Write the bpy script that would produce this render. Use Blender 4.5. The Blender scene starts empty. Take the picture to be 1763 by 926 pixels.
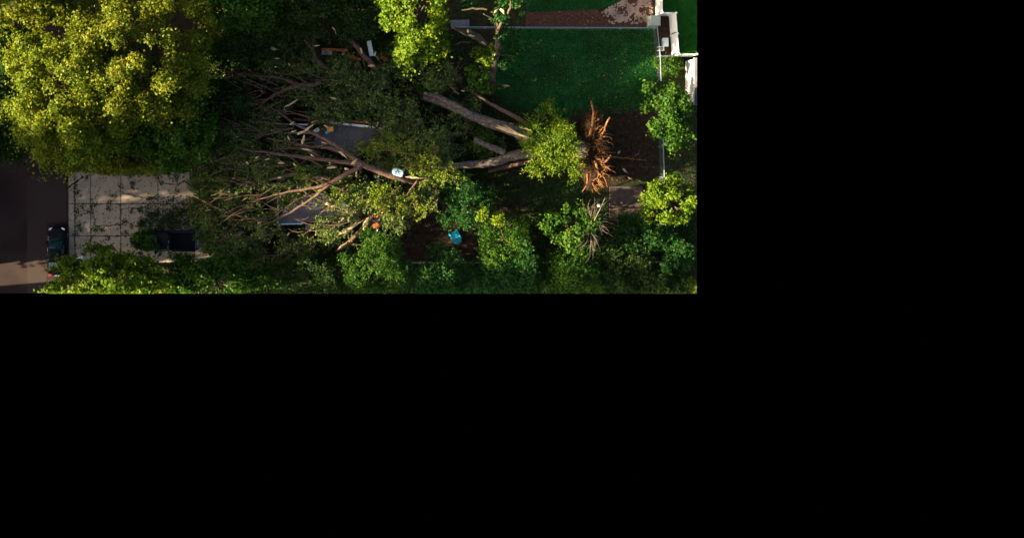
import bpy, math, random
import numpy as np
from mathutils import Vector, Matrix

# ------------------------------------------------------------------ camera, sky, sun, exposure
S = bpy.context.scene
C = bpy.context.collection
H = 85.0                    # camera height above the yards, metres
F = 1530.0                  # focal length in photo pixels (18 px per metre on the ground)
PX, PY = 600.0, 253.0       # point of the photograph straight below the camera
W_, H_ = 1763.0, 926.0
EDGE_X, EDGE_Y = 1200.0, 506.0   # the photographed area ends here

cam_d = bpy.data.cameras.new('camera')
cam = bpy.data.objects.new('camera', cam_d)
C.objects.link(cam)
cam.location = (0, 0, H)
cam.rotation_euler = (0, 0, 0)
cam_d.sensor_width = 36.0
cam_d.lens = 36.0 * F / W_
cam_d.shift_x = (W_ / 2 - PX) / W_
cam_d.shift_y = -(H_ / 2 - PY) / W_
cam_d.clip_end = 2000
S.camera = cam

SUN_EL, SUN_AZ = math.radians(19.0), math.radians(7.0)   # low sun from the left, a little from below
to_sun = Vector((-math.cos(SUN_EL) * math.cos(SUN_AZ), -math.cos(SUN_EL) * math.sin(SUN_AZ), math.sin(SUN_EL)))
w = bpy.data.worlds.new('World'); S.world = w; w.use_nodes = True
nt = w.node_tree
bg = nt.nodes['Background']
sky = nt.nodes.new('ShaderNodeTexSky'); sky.sky_type = 'NISHITA'; sky.sun_disc = False
sky.sun_elevation = SUN_EL; sky.dust_density = 5.0; sky.ozone_density = 0.3; sky.air_density = 0.8
sky.sun_rotation = math.atan2(to_sun.x, to_sun.y)
nt.links.new(sky.outputs[0], bg.inputs[0]); bg.inputs[1].default_value = 0.05
sd = bpy.data.lights.new('sun', 'SUN'); sd.energy = 5.0; sd.angle = math.radians(0.5); sd.color = (1.0, 0.84, 0.54)
sun = bpy.data.objects.new('sun', sd); C.objects.link(sun)
sun.rotation_euler = to_sun.to_track_quat('Z', 'Y').to_euler(); sun.location = to_sun * 150
S.view_settings.view_transform = 'Standard'
S.view_settings.look = 'None'
S.view_settings.exposure = 2.4
S.view_settings.gamma = 1.0

# ------------------------------------------------------------------ helpers
rng = np.random.default_rng(11)
random.seed(5)

def P(px, py, z=0.0):
    k = (H - z) / F
    return Vector(((px - PX) * k, (PY - py) * k, z))

def inside(v):                       # v (n,3): inside the photographed plot?
    k = F / (H - v[:, 2])
    x = PX + v[:, 0] * k
    return (x <= EDGE_X) & ((PY - v[:, 1] * k <= EDGE_Y) | (x < -60))     # the far side of the street goes on to the left

def tag(o, label=None, cat=None, group=None, kind=None):
    if label: o['label'] = label
    if cat: o['category'] = cat
    if group: o['group'] = group
    if kind: o['kind'] = kind
    return o

def link(name, me, m=None, parent=None, smooth=False):
    o = bpy.data.objects.new(name, me); C.objects.link(o)
    if m is not None and len(me.materials) == 0: me.materials.append(m)
    if parent is not None:
        o.parent = parent
        o.matrix_parent_inverse = Matrix.Translation(-parent.location) if parent.type == 'EMPTY' and not any(parent.rotation_euler) else Matrix()
    if smooth:
        me.polygons.foreach_set('use_smooth', [True] * len(me.polygons))
    return o

def empty(name, loc, label, cat, group=None, rz=0.0):
    o = bpy.data.objects.new(name, None); C.objects.link(o)
    o.location = loc; o.rotation_euler = (0, 0, rz); o.empty_display_size = 0.2
    return tag(o, label, cat, group)

class MB:
    """collects shapes, builds ONE mesh object"""
    def __init__(s): s.v = []; s.f = []
    def quad(s, *pts):
        n = len(s.v); s.v += [tuple(p) for p in pts]; s.f.append(tuple(range(n, n + len(pts)))); return s
    def box(s, x0, x1, y0, y1, z0, z1, M=None, bevel=0.0):
        b = min(bevel, (x1-x0)*.3, (y1-y0)*.3, (z1-z0)*.6)
        n = len(s.v)
        if b > 0:
            pts = [(x0,y0,z0),(x1,y0,z0),(x1,y1,z0),(x0,y1,z0),
                   (x0,y0,z1-b),(x1,y0,z1-b),(x1,y1,z1-b),(x0,y1,z1-b),
                   (x0+b,y0+b,z1),(x1-b,y0+b,z1),(x1-b,y1-b,z1),(x0+b,y1-b,z1)]
            fs = [(3,2,1,0)] + [(i,(i+1)%4,(i+1)%4+4,i+4) for i in range(4)] + [(i+4,(i+1)%4+4,(i+1)%4+8,i+8) for i in range(4)] + [(8,9,10,11)]
        else:
            pts = [(x0,y0,z0),(x1,y0,z0),(x1,y1,z0),(x0,y1,z0),(x0,y0,z1),(x1,y0,z1),(x1,y1,z1),(x0,y1,z1)]
            fs = [(3,2,1,0),(4,5,6,7)] + [(i,(i+1)%4,(i+1)%4+4,i+4) for i in range(4)]
        if M is not None: pts = [tuple(M @ Vector(p)) for p in pts]
        s.v += pts; s.f += [tuple(n + i for i in f) for f in fs]; return s
    def prism(s, poly, z0, z1):       # poly of (x,y) ccw; z0/z1 numbers or lists
        n = len(s.v); k = len(poly)
        g = lambda z, i: z[i] if isinstance(z, (list, tuple)) else z
        s.v += [(p[0], p[1], g(z0, i)) for i, p in enumerate(poly)] + [(p[0], p[1], g(z1, i)) for i, p in enumerate(poly)]
        s.f.append(tuple(n + k - 1 - i for i in range(k))); s.f.append(tuple(n + k + i for i in range(k)))
        s.f += [(n + i, n + (i+1) % k, n + k + (i+1) % k, n + k + i) for i in range(k)]; return s
    def tube(s, pts, rad, sides=7, jit=0.0, rg=None, cap=True):
        pts = [Vector(p) for p in pts]; n0 = len(s.v)
        if not hasattr(rad, '__len__'): rad = [rad] * len(pts)
        ref = Vector((0, 0, 1))
        for i, p in enumerate(pts):
            t = (pts[min(i+1, len(pts)-1)] - pts[max(i-1, 0)]).normalized()
            a = t.cross(ref)
            if a.length < 0.1: a = t.cross(Vector((0, 1, 0)))
            a.normalize(); b = a.cross(t)
            for k in range(sides):
                an = 2 * math.pi * k / sides
                r = rad[i] * (1 + (jit * (rg.random() * 2 - 1) if rg is not None else 0))
                s.v.append(tuple(p + (a * math.cos(an) + b * math.sin(an)) * r))
        for i in range(len(pts) - 1):
            for k in range(sides):
                q = n0 + i * sides
                s.f.append((q + k, q + (k+1) % sides, q + sides + (k+1) % sides, q + sides + k))
        if cap:
            s.f.append(tuple(n0 + sides - 1 - k for k in range(sides)))
            q = n0 + (len(pts) - 1) * sides
            s.f.append(tuple(q + k for k in range(sides)))
        return s
    def disc(s, c, r, ax, wid, sides=16):        # cylinder along ax
        ax = Vector(ax).normalized(); return s.tube([Vector(c) - ax * wid / 2, Vector(c) + ax * wid / 2], r, sides)
    def clip(s):
        if not s.v: return s
        ok = inside(np.array(s.v)); s.f = [f for f in s.f if all(ok[i] for i in f)]; return s
    def build(s, name, m, parent=None, smooth=False, loc=None):
        me = bpy.data.meshes.new(name); me.from_pydata(s.v, [], s.f); me.update()
        o = link(name, me, m, parent, smooth)
        if loc is not None: o.location = loc
        return o

def smooth_path(pts, rad, n=4, jit=0.0, rg=None):
    """Catmull-Rom through pts with n steps per span"""
    P_ = [np.array(p, float) for p in pts]; out = []; rr = []
    for i in range(len(P_) - 1):
        p0, p1, p2, p3 = P_[max(i-1, 0)], P_[i], P_[i+1], P_[min(i+2, len(P_)-1)]
        for k in range(n):
            t = k / n
            q = .5 * ((2*p1) + (-p0+p2)*t + (2*p0-5*p1+4*p2-p3)*t*t + (-p0+3*p1-3*p2+p3)*t**3)
            if rg is not None and (i or k): q = q + (rg.random(3) * 2 - 1) * jit
            out.append(q); rr.append(rad[i] + (rad[i+1] - rad[i]) * t)
    out.append(P_[-1]); rr.append(rad[-1]); return out, rr

# ------------------------------------------------------------------ materials
def mat(name, build):
    m = bpy.data.materials.new(name); m.use_nodes = True
    t = m.node_tree; b = t.nodes['Principled BSDF']; build(t, b); return m
def N(t, kind, **kw):
    n = t.nodes.new(kind)
    for k, v in kw.items(): setattr(n, k, v)
    return n
def coords(t, sc=(1, 1, 1), kind='Object'):
    tc = N(t, 'ShaderNodeTexCoord'); mp = N(t, 'ShaderNodeMapping'); mp.inputs['Scale'].default_value = sc
    t.links.new(tc.outputs[kind], mp.inputs[0]); return mp.outputs[0]
def noise(t, vec, scale, detail=6, rough=0.6):
    n = N(t, 'ShaderNodeTexNoise'); n.inputs['Scale'].default_value = scale; n.inputs['Detail'].default_value = detail
    n.inputs['Roughness'].default_value = rough; t.links.new(vec, n.inputs['Vector']); return n.outputs[0]
def ramp(t, fac, stops):
    r = N(t, 'ShaderNodeValToRGB'); e = r.color_ramp.elements
    while len(e) < len(stops): e.new(0.5)
    for i, (p, c) in enumerate(stops): e[i].position = p; e[i].color = (*c, 1)
    t.links.new(fac, r.inputs[0]); return r.outputs[0]
def mixc(t, fac, a, b, mode='MIX'):
    m = N(t, 'ShaderNodeMix', data_type='RGBA', blend_type=mode)
    for s, i in ((fac, 0), (a, 6), (b, 7)):
        if hasattr(s, 'links'): t.links.new(s, m.inputs[i])
        elif i == 0: m.inputs[0].default_value = s
        else: m.inputs[i].default_value = (*s, 1)
    return m.outputs[2]
def bump(t, b, h, strength=0.4, dist=0.05):
    n = N(t, 'ShaderNodeBump'); n.inputs['Strength'].default_value = strength; n.inputs['Distance'].default_value = dist
    t.links.new(h, n.inputs['Height']); t.links.new(n.outputs[0], b.inputs['Normal'])

def surf(name, stops, scale=3.0, rough=0.9, sc=(1, 1, 1), bmp=0.4, dist=0.03, stops2=None, scale2=0.3, spec=0.3):
    def f(t, b):
        v = coords(t, sc); n = noise(t, v, scale); c = ramp(t, n, stops)
        if stops2:
            n2 = noise(t, v, scale2, 3, .5); c = mixc(t, ramp(t, n2, [(.42, (0, 0, 0)), (.6, (1, 1, 1))]), c, ramp(t, n, stops2))
        t.links.new(c, b.inputs['Base Color']); b.inputs['Roughness'].default_value = rough
        b.inputs['Specular IOR Level'].default_value = spec
        bump(t, b, n, bmp, dist)
    return mat(name, f)

def plain(name, col, rough=0.5, metal=0.0, coat=0.0, var=0.12, spec=0.4):
    def f(t, b):
        n = noise(t, coords(t), 5.0)
        t.links.new(ramp(t, n, [(.3, tuple(c*(1-var) for c in col)), (.7, tuple(min(1, c*(1+var)) for c in col))]), b.inputs['Base Color'])
        b.inputs['Roughness'].default_value = rough; b.inputs['Metallic'].default_value = metal
        b.inputs['Coat Weight'].default_value = coat
        b.inputs['Specular IOR Level'].default_value = spec
    return mat(name, f)

def leafmat(name, stops, trans=0.3, tcol=1.3, gloss=.008):
    m = bpy.data.materials.new(name); m.use_nodes = True; t = m.node_tree; t.nodes.clear()
    g = N(t, 'ShaderNodeNewGeometry')
    n = noise(t, coords(t), 0.55, 3, .5)
    a = N(t, 'ShaderNodeMath', operation='MULTIPLY_ADD'); a.inputs[1].default_value = 0.6
    t.links.new(g.outputs['Random Per Island'], a.inputs[0])
    a2 = N(t, 'ShaderNodeMath', operation='MULTIPLY_ADD'); a2.inputs[1].default_value = 1.1; a2.inputs[2].default_value = -0.35
    t.links.new(n, a2.inputs[0]); t.links.new(a2.outputs[0], a.inputs[2])
    c = ramp(t, a.outputs[0], stops)
    d = N(t, 'ShaderNodeBsdfDiffuse'); tr = N(t, 'ShaderNodeBsdfTranslucent'); mx = N(t, 'ShaderNodeMixShader'); out = N(t, 'ShaderNodeOutputMaterial')
    t.links.new(c, d.inputs[0])
    t.links.new(mixc(t, 1.0, c, (tcol, tcol*.95, tcol*.5), 'MULTIPLY'), tr.inputs[0])
    mx.inputs[0].default_value = trans
    t.links.new(d.outputs[0], mx.inputs[1]); t.links.new(tr.outputs[0], mx.inputs[2])
    gl = N(t, 'ShaderNodeBsdfGlossy'); gl.inputs['Roughness'].default_value = .5; gl.inputs[0].default_value = (.9, 1, .8, 1)
    m2 = N(t, 'ShaderNodeMixShader'); m2.inputs[0].default_value = gloss
    t.links.new(mx.outputs[0], m2.inputs[1]); t.links.new(gl.outputs[0], m2.inputs[2]); t.links.new(m2.outputs[0], out.inputs[0])
    return m

L_GOLD = leafmat('leaf_gold', [(.1, (.056, .095, .006)), (.5, (.125, .165, .010)), (.9, (.185, .195, .012)), (1.0, (.24, .18, .02))])
L_OLIVE = leafmat('leaf_olive', [(.1, (.058, .090, .007)), (.55, (.135, .162, .011)), (.9, (.20, .195, .014)), (1, (.25, .18, .02))])
L_SUN_TINT = leafmat('leaf_sun_tint', [(.1, (.07, .13, .008)), (.5, (.135, .20, .010)), (.9, (.20, .25, .014)), (1, (.23, .25, .02))])  # sunlit yellow green put into the leaf colour
L_GREEN = leafmat('leaf_green', [(.05, (.013, .045, .006)), (.5, (.036, .096, .010)), (.9, (.080, .150, .013)), (1, (.125, .175, .02))])
L_LIME = leafmat('leaf_lime', [(.1, (.045, .10, .006)), (.5, (.085, .15, .008)), (.9, (.15, .19, .010)), (1, (.19, .20, .02))])
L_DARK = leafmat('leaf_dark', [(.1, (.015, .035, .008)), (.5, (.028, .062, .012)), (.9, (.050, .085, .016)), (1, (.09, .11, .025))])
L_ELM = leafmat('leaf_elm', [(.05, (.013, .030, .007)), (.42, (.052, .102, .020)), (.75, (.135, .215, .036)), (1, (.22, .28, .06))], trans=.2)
L_TEAL = leafmat('leaf_teal', [(.05, (.008, .036, .008)), (.5, (.020, .074, .014)), (.9, (.044, .115, .018)), (1, (.075, .13, .025))])
L_GRASS = leafmat('grass_blade', [(.0, (.008, .065, .015)), (.5, (.020, .15, .034)), (1, (.07, .22, .045))], trans=.15)
L_LITTER = leafmat('leaf_litter', [(.2, (.04, .06, .015)), (.55, (.10, .11, .03)), (.8, (.25, .22, .07)), (1, (.45, .45, .22))], trans=.1)
L_DEBRIS = leafmat('leaf_debris', [(.2, (.02, .035, .01)), (.6, (.04, .06, .02)), (1, (.09, .085, .03))], trans=.1)

BARK = surf('bark', [(.3, (.040, .028, .022)), (.55, (.15, .112, .092)), (.75, (.30, .245, .21))], 5, .95, (1, 1, 1), .9, .06)
BARK_D = surf('bark_dark', [(.3, (.035, .026, .018)), (.7, (.13, .095, .06))], 7, .95, bmp=.8)
BARK_R = surf('bark_red', [(.3, (.055, .028, .019)), (.6, (.16, .090, .068)), (.8, (.26, .17, .13))], 6, .95, bmp=.8)
ROOT = surf('root_bark', [(.32, (.05, .020, .009)), (.58, (.22, .09, .024)), (.75, (.58, .31, .075))], 6, .9, bmp=.6)
TORN = surf('torn_wood', [(.3, (.42, .27, .11)), (.6, (.66, .48, .25)), (.8, (.78, .64, .42))], 4, .8, (1, 1, 1), .5)
SOIL = surf('soil', [(.3, (.016, .010, .007)), (.6, (.042, .026, .018)), (.8, (.085, .055, .038))], 2.5, 1, bmp=.9, dist=.08, spec=.05)
GROUND = surf('ground_cover', [(.3, (.008, .012, .004)), (.6, (.026, .030, .012)), (.8, (.05, .045, .02))], 2.2, 1, bmp=.9, dist=.08,
              stops2=[(.3, (.018, .013, .009)), (.7, (.05, .033, .022))], scale2=.18, spec=.05)
LAWN = surf('lawn_turf', [(.3, (.005, .030, .008)), (.55, (.013, .070, .018)), (.8, (.028, .11, .03))], 1.6, 1, bmp=.9, dist=.06,
            stops2=[(.3, (.008, .024, .007)), (.7, (.018, .052, .014))], scale2=.35, spec=.05)
ASPHALT = surf('asphalt', [(.3, (.024, .011, .009)), (.6, (.040, .019, .015)), (.8, (.055, .028, .021))], 9, .85, bmp=.4, dist=.01,
               stops2=[(.3, (.013, .006, .005)), (.7, (.025, .011, .009))], scale2=.25)
PATCH = surf('asphalt_patch', [(.3, (.032, .018, .016)), (.7, (.050, .030, .026))], 9, .85, bmp=.4, dist=.01)
CONC = surf('concrete', [(.25, (.25, .19, .142)), (.55, (.36, .285, .215)), (.8, (.45, .36, .28))], 1.3, .9, bmp=.3, dist=.01,
            stops2=[(.25, (.28, .22, .155)), (.7, (.41, .325, .24))], scale2=.4)
PADC = surf('pad_concrete', [(.3, (.055, .036, .032)), (.7, (.095, .065, .056))], 2.5, .9, bmp=.4, dist=.01)
DIRTJ = surf('joint_dirt', [(.3, (.010, .010, .006)), (.7, (.035, .03, .018))], 8, 1)
MULCH = surf('mulch', [(.3, (.035, .014, .010)), (.6, (.10, .045, .032)), (.8, (.18, .085, .06))], 5, 1, bmp=1, dist=.05, spec=.1)
STONE = surf('gravel_stone', [(.3, (.18, .12, .09)), (.7, (.42, .31, .24))], .8, .9)
SHINGLE = None
def shingle(t, b):
    v = coords(t, (1, 1, 1)); br = N(t, 'ShaderNodeTexBrick'); t.links.new(v, br.inputs[0])
    br.inputs['Color1'].default_value = (.085, .078, .09, 1); br.inputs['Color2'].default_value = (.14, .128, .14, 1); br.inputs['Mortar'].default_value = (.03, .028, .03, 1)
    br.inputs['Scale'].default_value = 3.2; br.inputs['Mortar Size'].default_value = .03
    n = noise(t, v, 1.2)
    t.links.new(mixc(t, 0.5, br.outputs[0], ramp(t, n, [(.3, (.03, .026, .03)), (.7, (.11, .10, .105))])), b.inputs['Base Color'])
    b.inputs['Roughness'].default_value = .9; bump(t, b, br.outputs[1], -.6, .02)
SHINGLE = mat('shingles', shingle)
LUMBER = surf('red_lumber', [(.3, (.28, .060, .020)), (.7, (.48, .13, .045))], 3, .8)
LUMBER_D = surf('dark_red_lumber', [(.3, (.09, .018, .010)), (.7, (.20, .05, .025))], 3, .8)
WHITE = plain('white_vinyl', (.80, .79, .77), .45, var=.04)
WHITEW = plain('white_board', (.72, .72, .70), .5, var=.1)
PALEBLUE = plain('pale_blue_plastic', (.32, .52, .62), .4, var=.15)
CHAIRB = plain('turquoise_plastic', (.03, .48, .70), .4, var=.1)
BOXG = plain('utility_green_grey', (.34, .40, .33), .6)
STEEL = plain('galvanised_steel', (.20, .26, .28), .5, .3)
CARP = plain('black_car_paint', (.002, .004, .009), .3, 0.0, 0.0, spec=.12)
TRUCKP = plain('dark_blue_paint', (.003, .005, .010), .35, 0.0, 0.0, spec=.2)
GLASS = plain('sky_teal_glass', (.012, .045, .055), .08, 0, .5, spec=1.0)  # teal of the reflected sky put into the glass colour
RUBBER = plain('rubber', (.02, .02, .02), .9)
RIM = plain('alloy', (.4, .4, .42), .3, .9)
LAMPC = plain('lamp_clear', (.75, .75, .72), .15, 0, 1)
LAMPR = plain('lamp_red', (.45, .015, .012), .2, 0, 1)
DARKW = surf('weathered_dark_wood', [(.3, (.02, .016, .014)), (.7, (.07, .058, .052))], 4, .9)
BLACKP = plain('black_plastic', (.007, .007, .008), .7, spec=.15)
YELLOWP = plain('orange_insulation', (.62, .30, .05), .9, var=.3)
PINKP = plain('pink_insulation', (.60, .38, .33), .9, var=.2)
SIDING = surf('siding', [(.3, (.30, .29, .27)), (.7, (.42, .40, .38))], 2, .7)

# ------------------------------------------------------------------ leaves
def leaf_mesh(name, c, nrm, size, asp=0.62, dirs=None, fold=.18, rg=rng):
    n = len(c)
    nrm = nrm / np.maximum(np.linalg.norm(nrm, axis=1, keepdims=True), 1e-6)
    if dirs is None: dirs = rg.normal(size=(n, 3))
    d = dirs - nrm * np.sum(dirs * nrm, axis=1, keepdims=True)
    d /= np.maximum(np.linalg.norm(d, axis=1, keepdims=True), 1e-6)
    s = np.cross(nrm, d)
    L = size[:, None] * .5; Wd = L * asp
    V = np.empty((n, 4, 3))
    V[:, 0] = c - d * L; V[:, 1] = c - s * Wd + d * L * .12 + nrm * L * fold; V[:, 2] = c + d * L; V[:, 3] = c + s * Wd + d * L * .12 + nrm * L * fold
    ok = inside(V.reshape(-1, 3)).reshape(n, 4).all(axis=1) & (V[:, :, 2].min(axis=1) > .01)
    V = V[ok]; n = len(V)
    me = bpy.data.meshes.new(name)
    me.vertices.add(n * 4); me.vertices.foreach_set('co', V.reshape(-1).astype(np.float32))
    me.loops.add(n * 4); me.loops.foreach_set('vertex_index', np.arange(n * 4, dtype=np.int32))
    me.polygons.add(n); me.polygons.foreach_set('loop_start', np.arange(0, n * 4, 4, dtype=np.int32))
    me.update(calc_edges=True); me.validate()
    return me

def unit(v): return v / np.maximum(np.linalg.norm(v, axis=-1, keepdims=True), 1e-6)

def crown_points(cen, R, n, lumps, rg, lump_r=(.24, .40), low=-.35, shell=.62):
    """leaf centres and normals on many boughs spread through an uneven ellipsoid"""
    d = unit(rg.normal(size=(lumps * 3, 3))); d = d[d[:, 2] > low][:lumps]
    rad = shell + (1.0 - shell) * rg.random((len(d), 1)) ** .7
    a_ = np.arctan2(d[:, 1:2], d[:, :1]); rad *= 1 + .10 * rg.normal(size=(len(d), 1)) + .10 * np.sin(a_ * 3 + lumps) + .07 * np.sin(a_ * 5 + 2 * lumps)
    lr = (lump_r[0] + (lump_r[1] - lump_r[0]) * rg.random(len(d)))
    lc = d * rad * (1 - lr[:, None] * .55)
    k = rg.choice(len(d), size=n, p=lr**2 / np.sum(lr**2))
    u = unit(rg.normal(size=(n, 3)) + d[k] * .55 + np.array([0, 0, .35]))
    rr = 1 - .6 * rg.random((n, 1)) ** 1.6
    # ragged bough surface: tufts
    tu = np.sin(u[:, :1] * 9 + k[:, None]) * np.sin(u[:, 1:2] * 8 + k[:, None] * 2) * np.sin(u[:, 2:] * 9)
    q = lc[k] + u * lr[k][:, None] * rr * (1 + .35 * tu)
    stray = 1 + (rg.random((n, 1)) < .12) * rg.random((n, 1)) * .22
    pos = cen + q * stray * R
    nr = unit(u * .6 + d[k] * .2 + np.array([0, 0, .18]) + rg.normal(size=(n, 3)) * .65)
    return pos, nr, cen + lc * R

def tree(name, label, px, py, rx, ry, z0, z1, leaf, n, size, lumps=46, seed=1, tr=.22, cat='tree', group=None, lean=(0, 0),
         bark=None, low=-.35, shell=.62, lump_r=(.24, .40), asp=.7, world=None):
    rg = np.random.default_rng(seed)
    zc = (z0 + z1) / 2
    if world: cen = np.array([world[0], world[1], zc]); R = np.array([rx, ry, (z1 - z0) / 2])
    else:
        cen = np.array(P(px, py, zc)); k = (H - zc) / F; R = np.array([rx * k, ry * k, (z1 - z0) / 2])
    base = Vector((cen[0] - lean[0], cen[1] - lean[1], 0))
    base.x = min(base.x, 33.0); base.y = max(base.y, -13.8) if not world else base.y
    root = empty(name, base, label, cat, group)
    pos, nr, lc = crown_points(cen, R, n, lumps, rg, lump_r, low, shell)
    ok = pos[:, 2] > .15
    pos, nr = pos[ok], nr[ok]
    sz = size * (.65 + .7 * rg.random(len(pos)))
    link('crown', leaf_mesh('crown', pos, nr, sz, asp, rg=rg), leaf, root)
    mb = MB(); fork = np.array([cen[0] - lean[0] * .3, cen[1] - lean[1] * .3, max(.4, z0 + .1 * (z1 - z0))])
    b = np.array(base)
    pts, rr = smooth_path([b + [0, 0, -.15], b * .5 + fork * .5 + rg.normal(size=3) * .08, fork, cen + [0, 0, .25 * R[2]]], [tr * 1.3, tr, tr * .85, tr * .4], 3, .03, rg)
    mb.tube(pts, rr, 8, .08, rg)
    for i in rg.choice(len(lc), size=min(len(lc), 14), replace=False):
        e = lc[i]; st = fork + (cen - fork) * (.15 + .7 * rg.random())
        m = (st + e) / 2 + np.array([0, 0, .12 * np.linalg.norm(e - st)]) + rg.normal(size=3) * .12
        pts, rr = smooth_path([st, m, e], [tr * .42, tr * .26, tr * .08], 3, .04, rg); mb.tube(pts, rr, 5, .08, rg)
    mb.clip().build('trunk', bark or BARK_D, root)
    return root

def sprays(name, o, d, ln, per, size, asp, leaf, parent, rg, up=.8, twig=None, droop=.0):
    """twigs with leaves set along both sides. o,d (m,3)"""
    m = len(o); d = unit(d)
    side = unit(np.cross(d, np.array([0, 0, 1.0]) + rg.normal(size=(m, 3)) * .35))
    t = np.tile(np.linspace(.12, 1, per), (m, 1)) + rg.normal(size=(m, per)) * .04
    sg = np.where(np.arange(per) % 2, 1, -1)[None, :, None] * np.ones((m, per, 1))
    p = o[:, None] + d[:, None] * (ln[:, None] * t)[..., None]
    p[..., 2] -= droop * (ln[:, None] * t) ** 2
    ld = d[:, None] * .7 + side[:, None] * sg * .8 + rg.normal(size=(m, per, 3)) * .25
    sz = size * (.7 + .6 * rg.random((m, per)))
    p = p + unit(ld) * sz[..., None] * .5
    nr = np.array([0, 0, up]) + rg.normal(size=(m, per, 3)) * .55
    ob = link(name, leaf_mesh(name, p.reshape(-1, 3), nr.reshape(-1, 3), sz.reshape(-1), asp, ld.reshape(-1, 3), rg=rg), leaf, parent)
    if twig is not None:
        mb = MB()
        for i in range(m):
            e = o[i] + d[i] * ln[i]; e[2] -= droop * ln[i] ** 2
            mb.tube([o[i], (o[i] + e) / 2 + [0, 0, droop * .2], e], [.030, .022, .009], 3, cap=False)
        mb.clip().build('twig', twig, parent)['kind'] = 'stuff'
    return ob

def in_poly(x, y, poly):
    r = np.zeros(len(x), bool); j = len(poly) - 1
    for i in range(len(poly)):
        xi, yi = poly[i]; xj, yj = poly[j]
        with np.errstate(divide='ignore', invalid='ignore'):
            r ^= ((yi > y) != (yj > y)) & (x < (xj - xi) * (y - yi) / ((yj - yi) if yj != yi else 1e-9) + xi)
        j = i
    return r

def scatter(poly, n, rg):
    xs = [p[0] for p in poly]; ys = [p[1] for p in poly]
    x = rg.uniform(min(xs), max(xs), n); y = rg.uniform(min(ys), max(ys), n)
    k = in_poly(x, y, poly); return x[k], y[k]

def world_pts(x, y, z):
    k = (H - z) / F
    return np.stack([(x - PX) * k, (PY - y) * k, z * np.ones_like(x)], 1)

def sheet(name, poly_px, m, z, parent=None, grid=False):
    mb = MB(); mb.quad(*[P(x, y, z) if z >= 0 else P(x, y, z) for x, y in poly_px]); return mb.build(name, m, parent)

# ------------------------------------------------------------------ setting: ground, street, drive
XR, YB = (EDGE_X - PX) / 18.0, -(505.2 - PY) / 18.0
KX = (118 - PX) / 18.0
def struct(o): o['kind'] = 'structure'; return o
struct(MB().quad((KX + .02, YB, 0), (XR, YB, 0), (XR, 90, 0), (KX + .02, 90, 0)).build('ground', GROUND))
struct(MB().quad((-37.5, YB, -.12), (KX + .05, YB, -.12), (KX + .05, 90, -.12), (-37.5, 90, -.12)).build('street', ASPHALT))
struct(MB().quad((-160, YB - 40, 0), (-37.5, YB - 40, 0), (-37.5, 90, 0), (-160, 90, 0)).build('far_verge', GROUND))
for (a, b, c, d) in ((46, 113, 303, 383), (46, 80, 383, 506)):
    x0, x1 = (a - PX) / 18, (b - PX) / 18
    y0, y1 = (PY - d) / 18, (PY - c) / 18
    struct(MB().quad((x0, max(y0, YB), -.116), (x1, max(y0, YB), -.116), (x1, y1, -.116), (x0, y1, -.116)).build('road_patch', PATCH))
# kerb stones along the street, flush at the drive
kerb = struct(MB().box(KX - .02, KX + .10, YB, 60, -.115, -.02).build('kerb', CONC))

# driveway of cast slabs
drive = struct(MB().quad(*[P(*p, .004) for p in ((119, 510), (119, 292), (430, 296), (430, 470), (300, 470), (300, 505), (119, 505))][1:6] + [P(119, 470, .004)]).build('driveway', DIRTJ))
cols = [118.6, 129, 156.5, 208, 272, 334.5, 400]; rows = [296, 351, 406, 452]
rg = np.random.default_rng(3)
for i in range(len(cols) - 1):
    for j in range(len(rows) - 1):
        g = .028
        x0, x1 = (cols[i] - PX) / 18 + g, (cols[i+1] - PX) / 18 - g
        y1, y0 = (PY - rows[j]) / 18 - g, (PY - rows[j+1]) / 18 + g
        MB().box(x0, x1, y0, y1, .002, .05 + .008 * rg.random(), bevel=.012).build('slab', CONC, drive)
def crack(px, wd=.028):
    mb = MB()
    pts = [P(*p, .062) for p in px]
    q = []
    for a, b in zip(pts[:-1], pts[1:]):
        for k in range(5): q.append(a.lerp(b, k / 5) + Vector((rg.normal() * .05, rg.normal() * .05, 0)))
    q.append(pts[-1])
    for a, b in zip(q[:-1], q[1:]):
        n = Vector((-(b - a).y, (b - a).x, 0)).normalized() * wd * (.5 + .6 * rg.random())
        mb.quad(a - n, b - n * .8, b + n * .8, a + n)
    mb.build('crack', DIRTJ, drive)
    return q
crk = []
for c in ([(156, 353), (160, 370), (167, 390), (164, 400)], [(131, 373), (148, 368), (156, 365)], [(167, 389), (190, 388), (207, 386)],
          [(209, 333), (240, 340), (262, 343), (271, 335)], [(209, 360), (238, 359), (250, 356)], [(165, 400), (150, 420), (133, 428)], [(275, 315), (305, 318), (330, 309)]):
    crk += crack(c)
crack([(117, 322), (128, 316), (144, 304)], .11)
# weeds in the joints and cracks, and leaf scraps on the drive and street
wp = []
for q in crk:
    if rg.random() < .8: wp.append((q.x, q.y))
for x in (129.5, 156.5, 208):
    for y in np.arange(345 if x > 150 else 300, 445, 3.0):
        if rg.random() < (.75 if x < 140 else .45): wp.append(((x - PX) / 18, (PY - y) / 18))
for y in (351, 406):
    for x in np.arange(132, 330, 4.0):
        if rg.random() < .4: wp.append(((x - PX) / 18, (PY - y) / 18))
wp = np.array(wp); c = np.repeat(wp, 5, 0) + rg.normal(size=(len(wp) * 5, 2)) * .07
c = np.c_[c, .07 + .05 * rg.random(len(c))]
tag(link('joint_weeds', leaf_mesh('joint_weeds', c, np.array([0, 0, 1]) + rg.normal(size=c.shape) * .5, .07 + .09 * rg.random(len(c)), rg=rg), L_DEBRIS),
    'dark weeds and moss growing along the joints of the concrete drive', 'weeds', kind='stuff')
x, y = scatter([(119, 290), (390, 296), (390, 450), (119, 450)], 700, rg)
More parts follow.
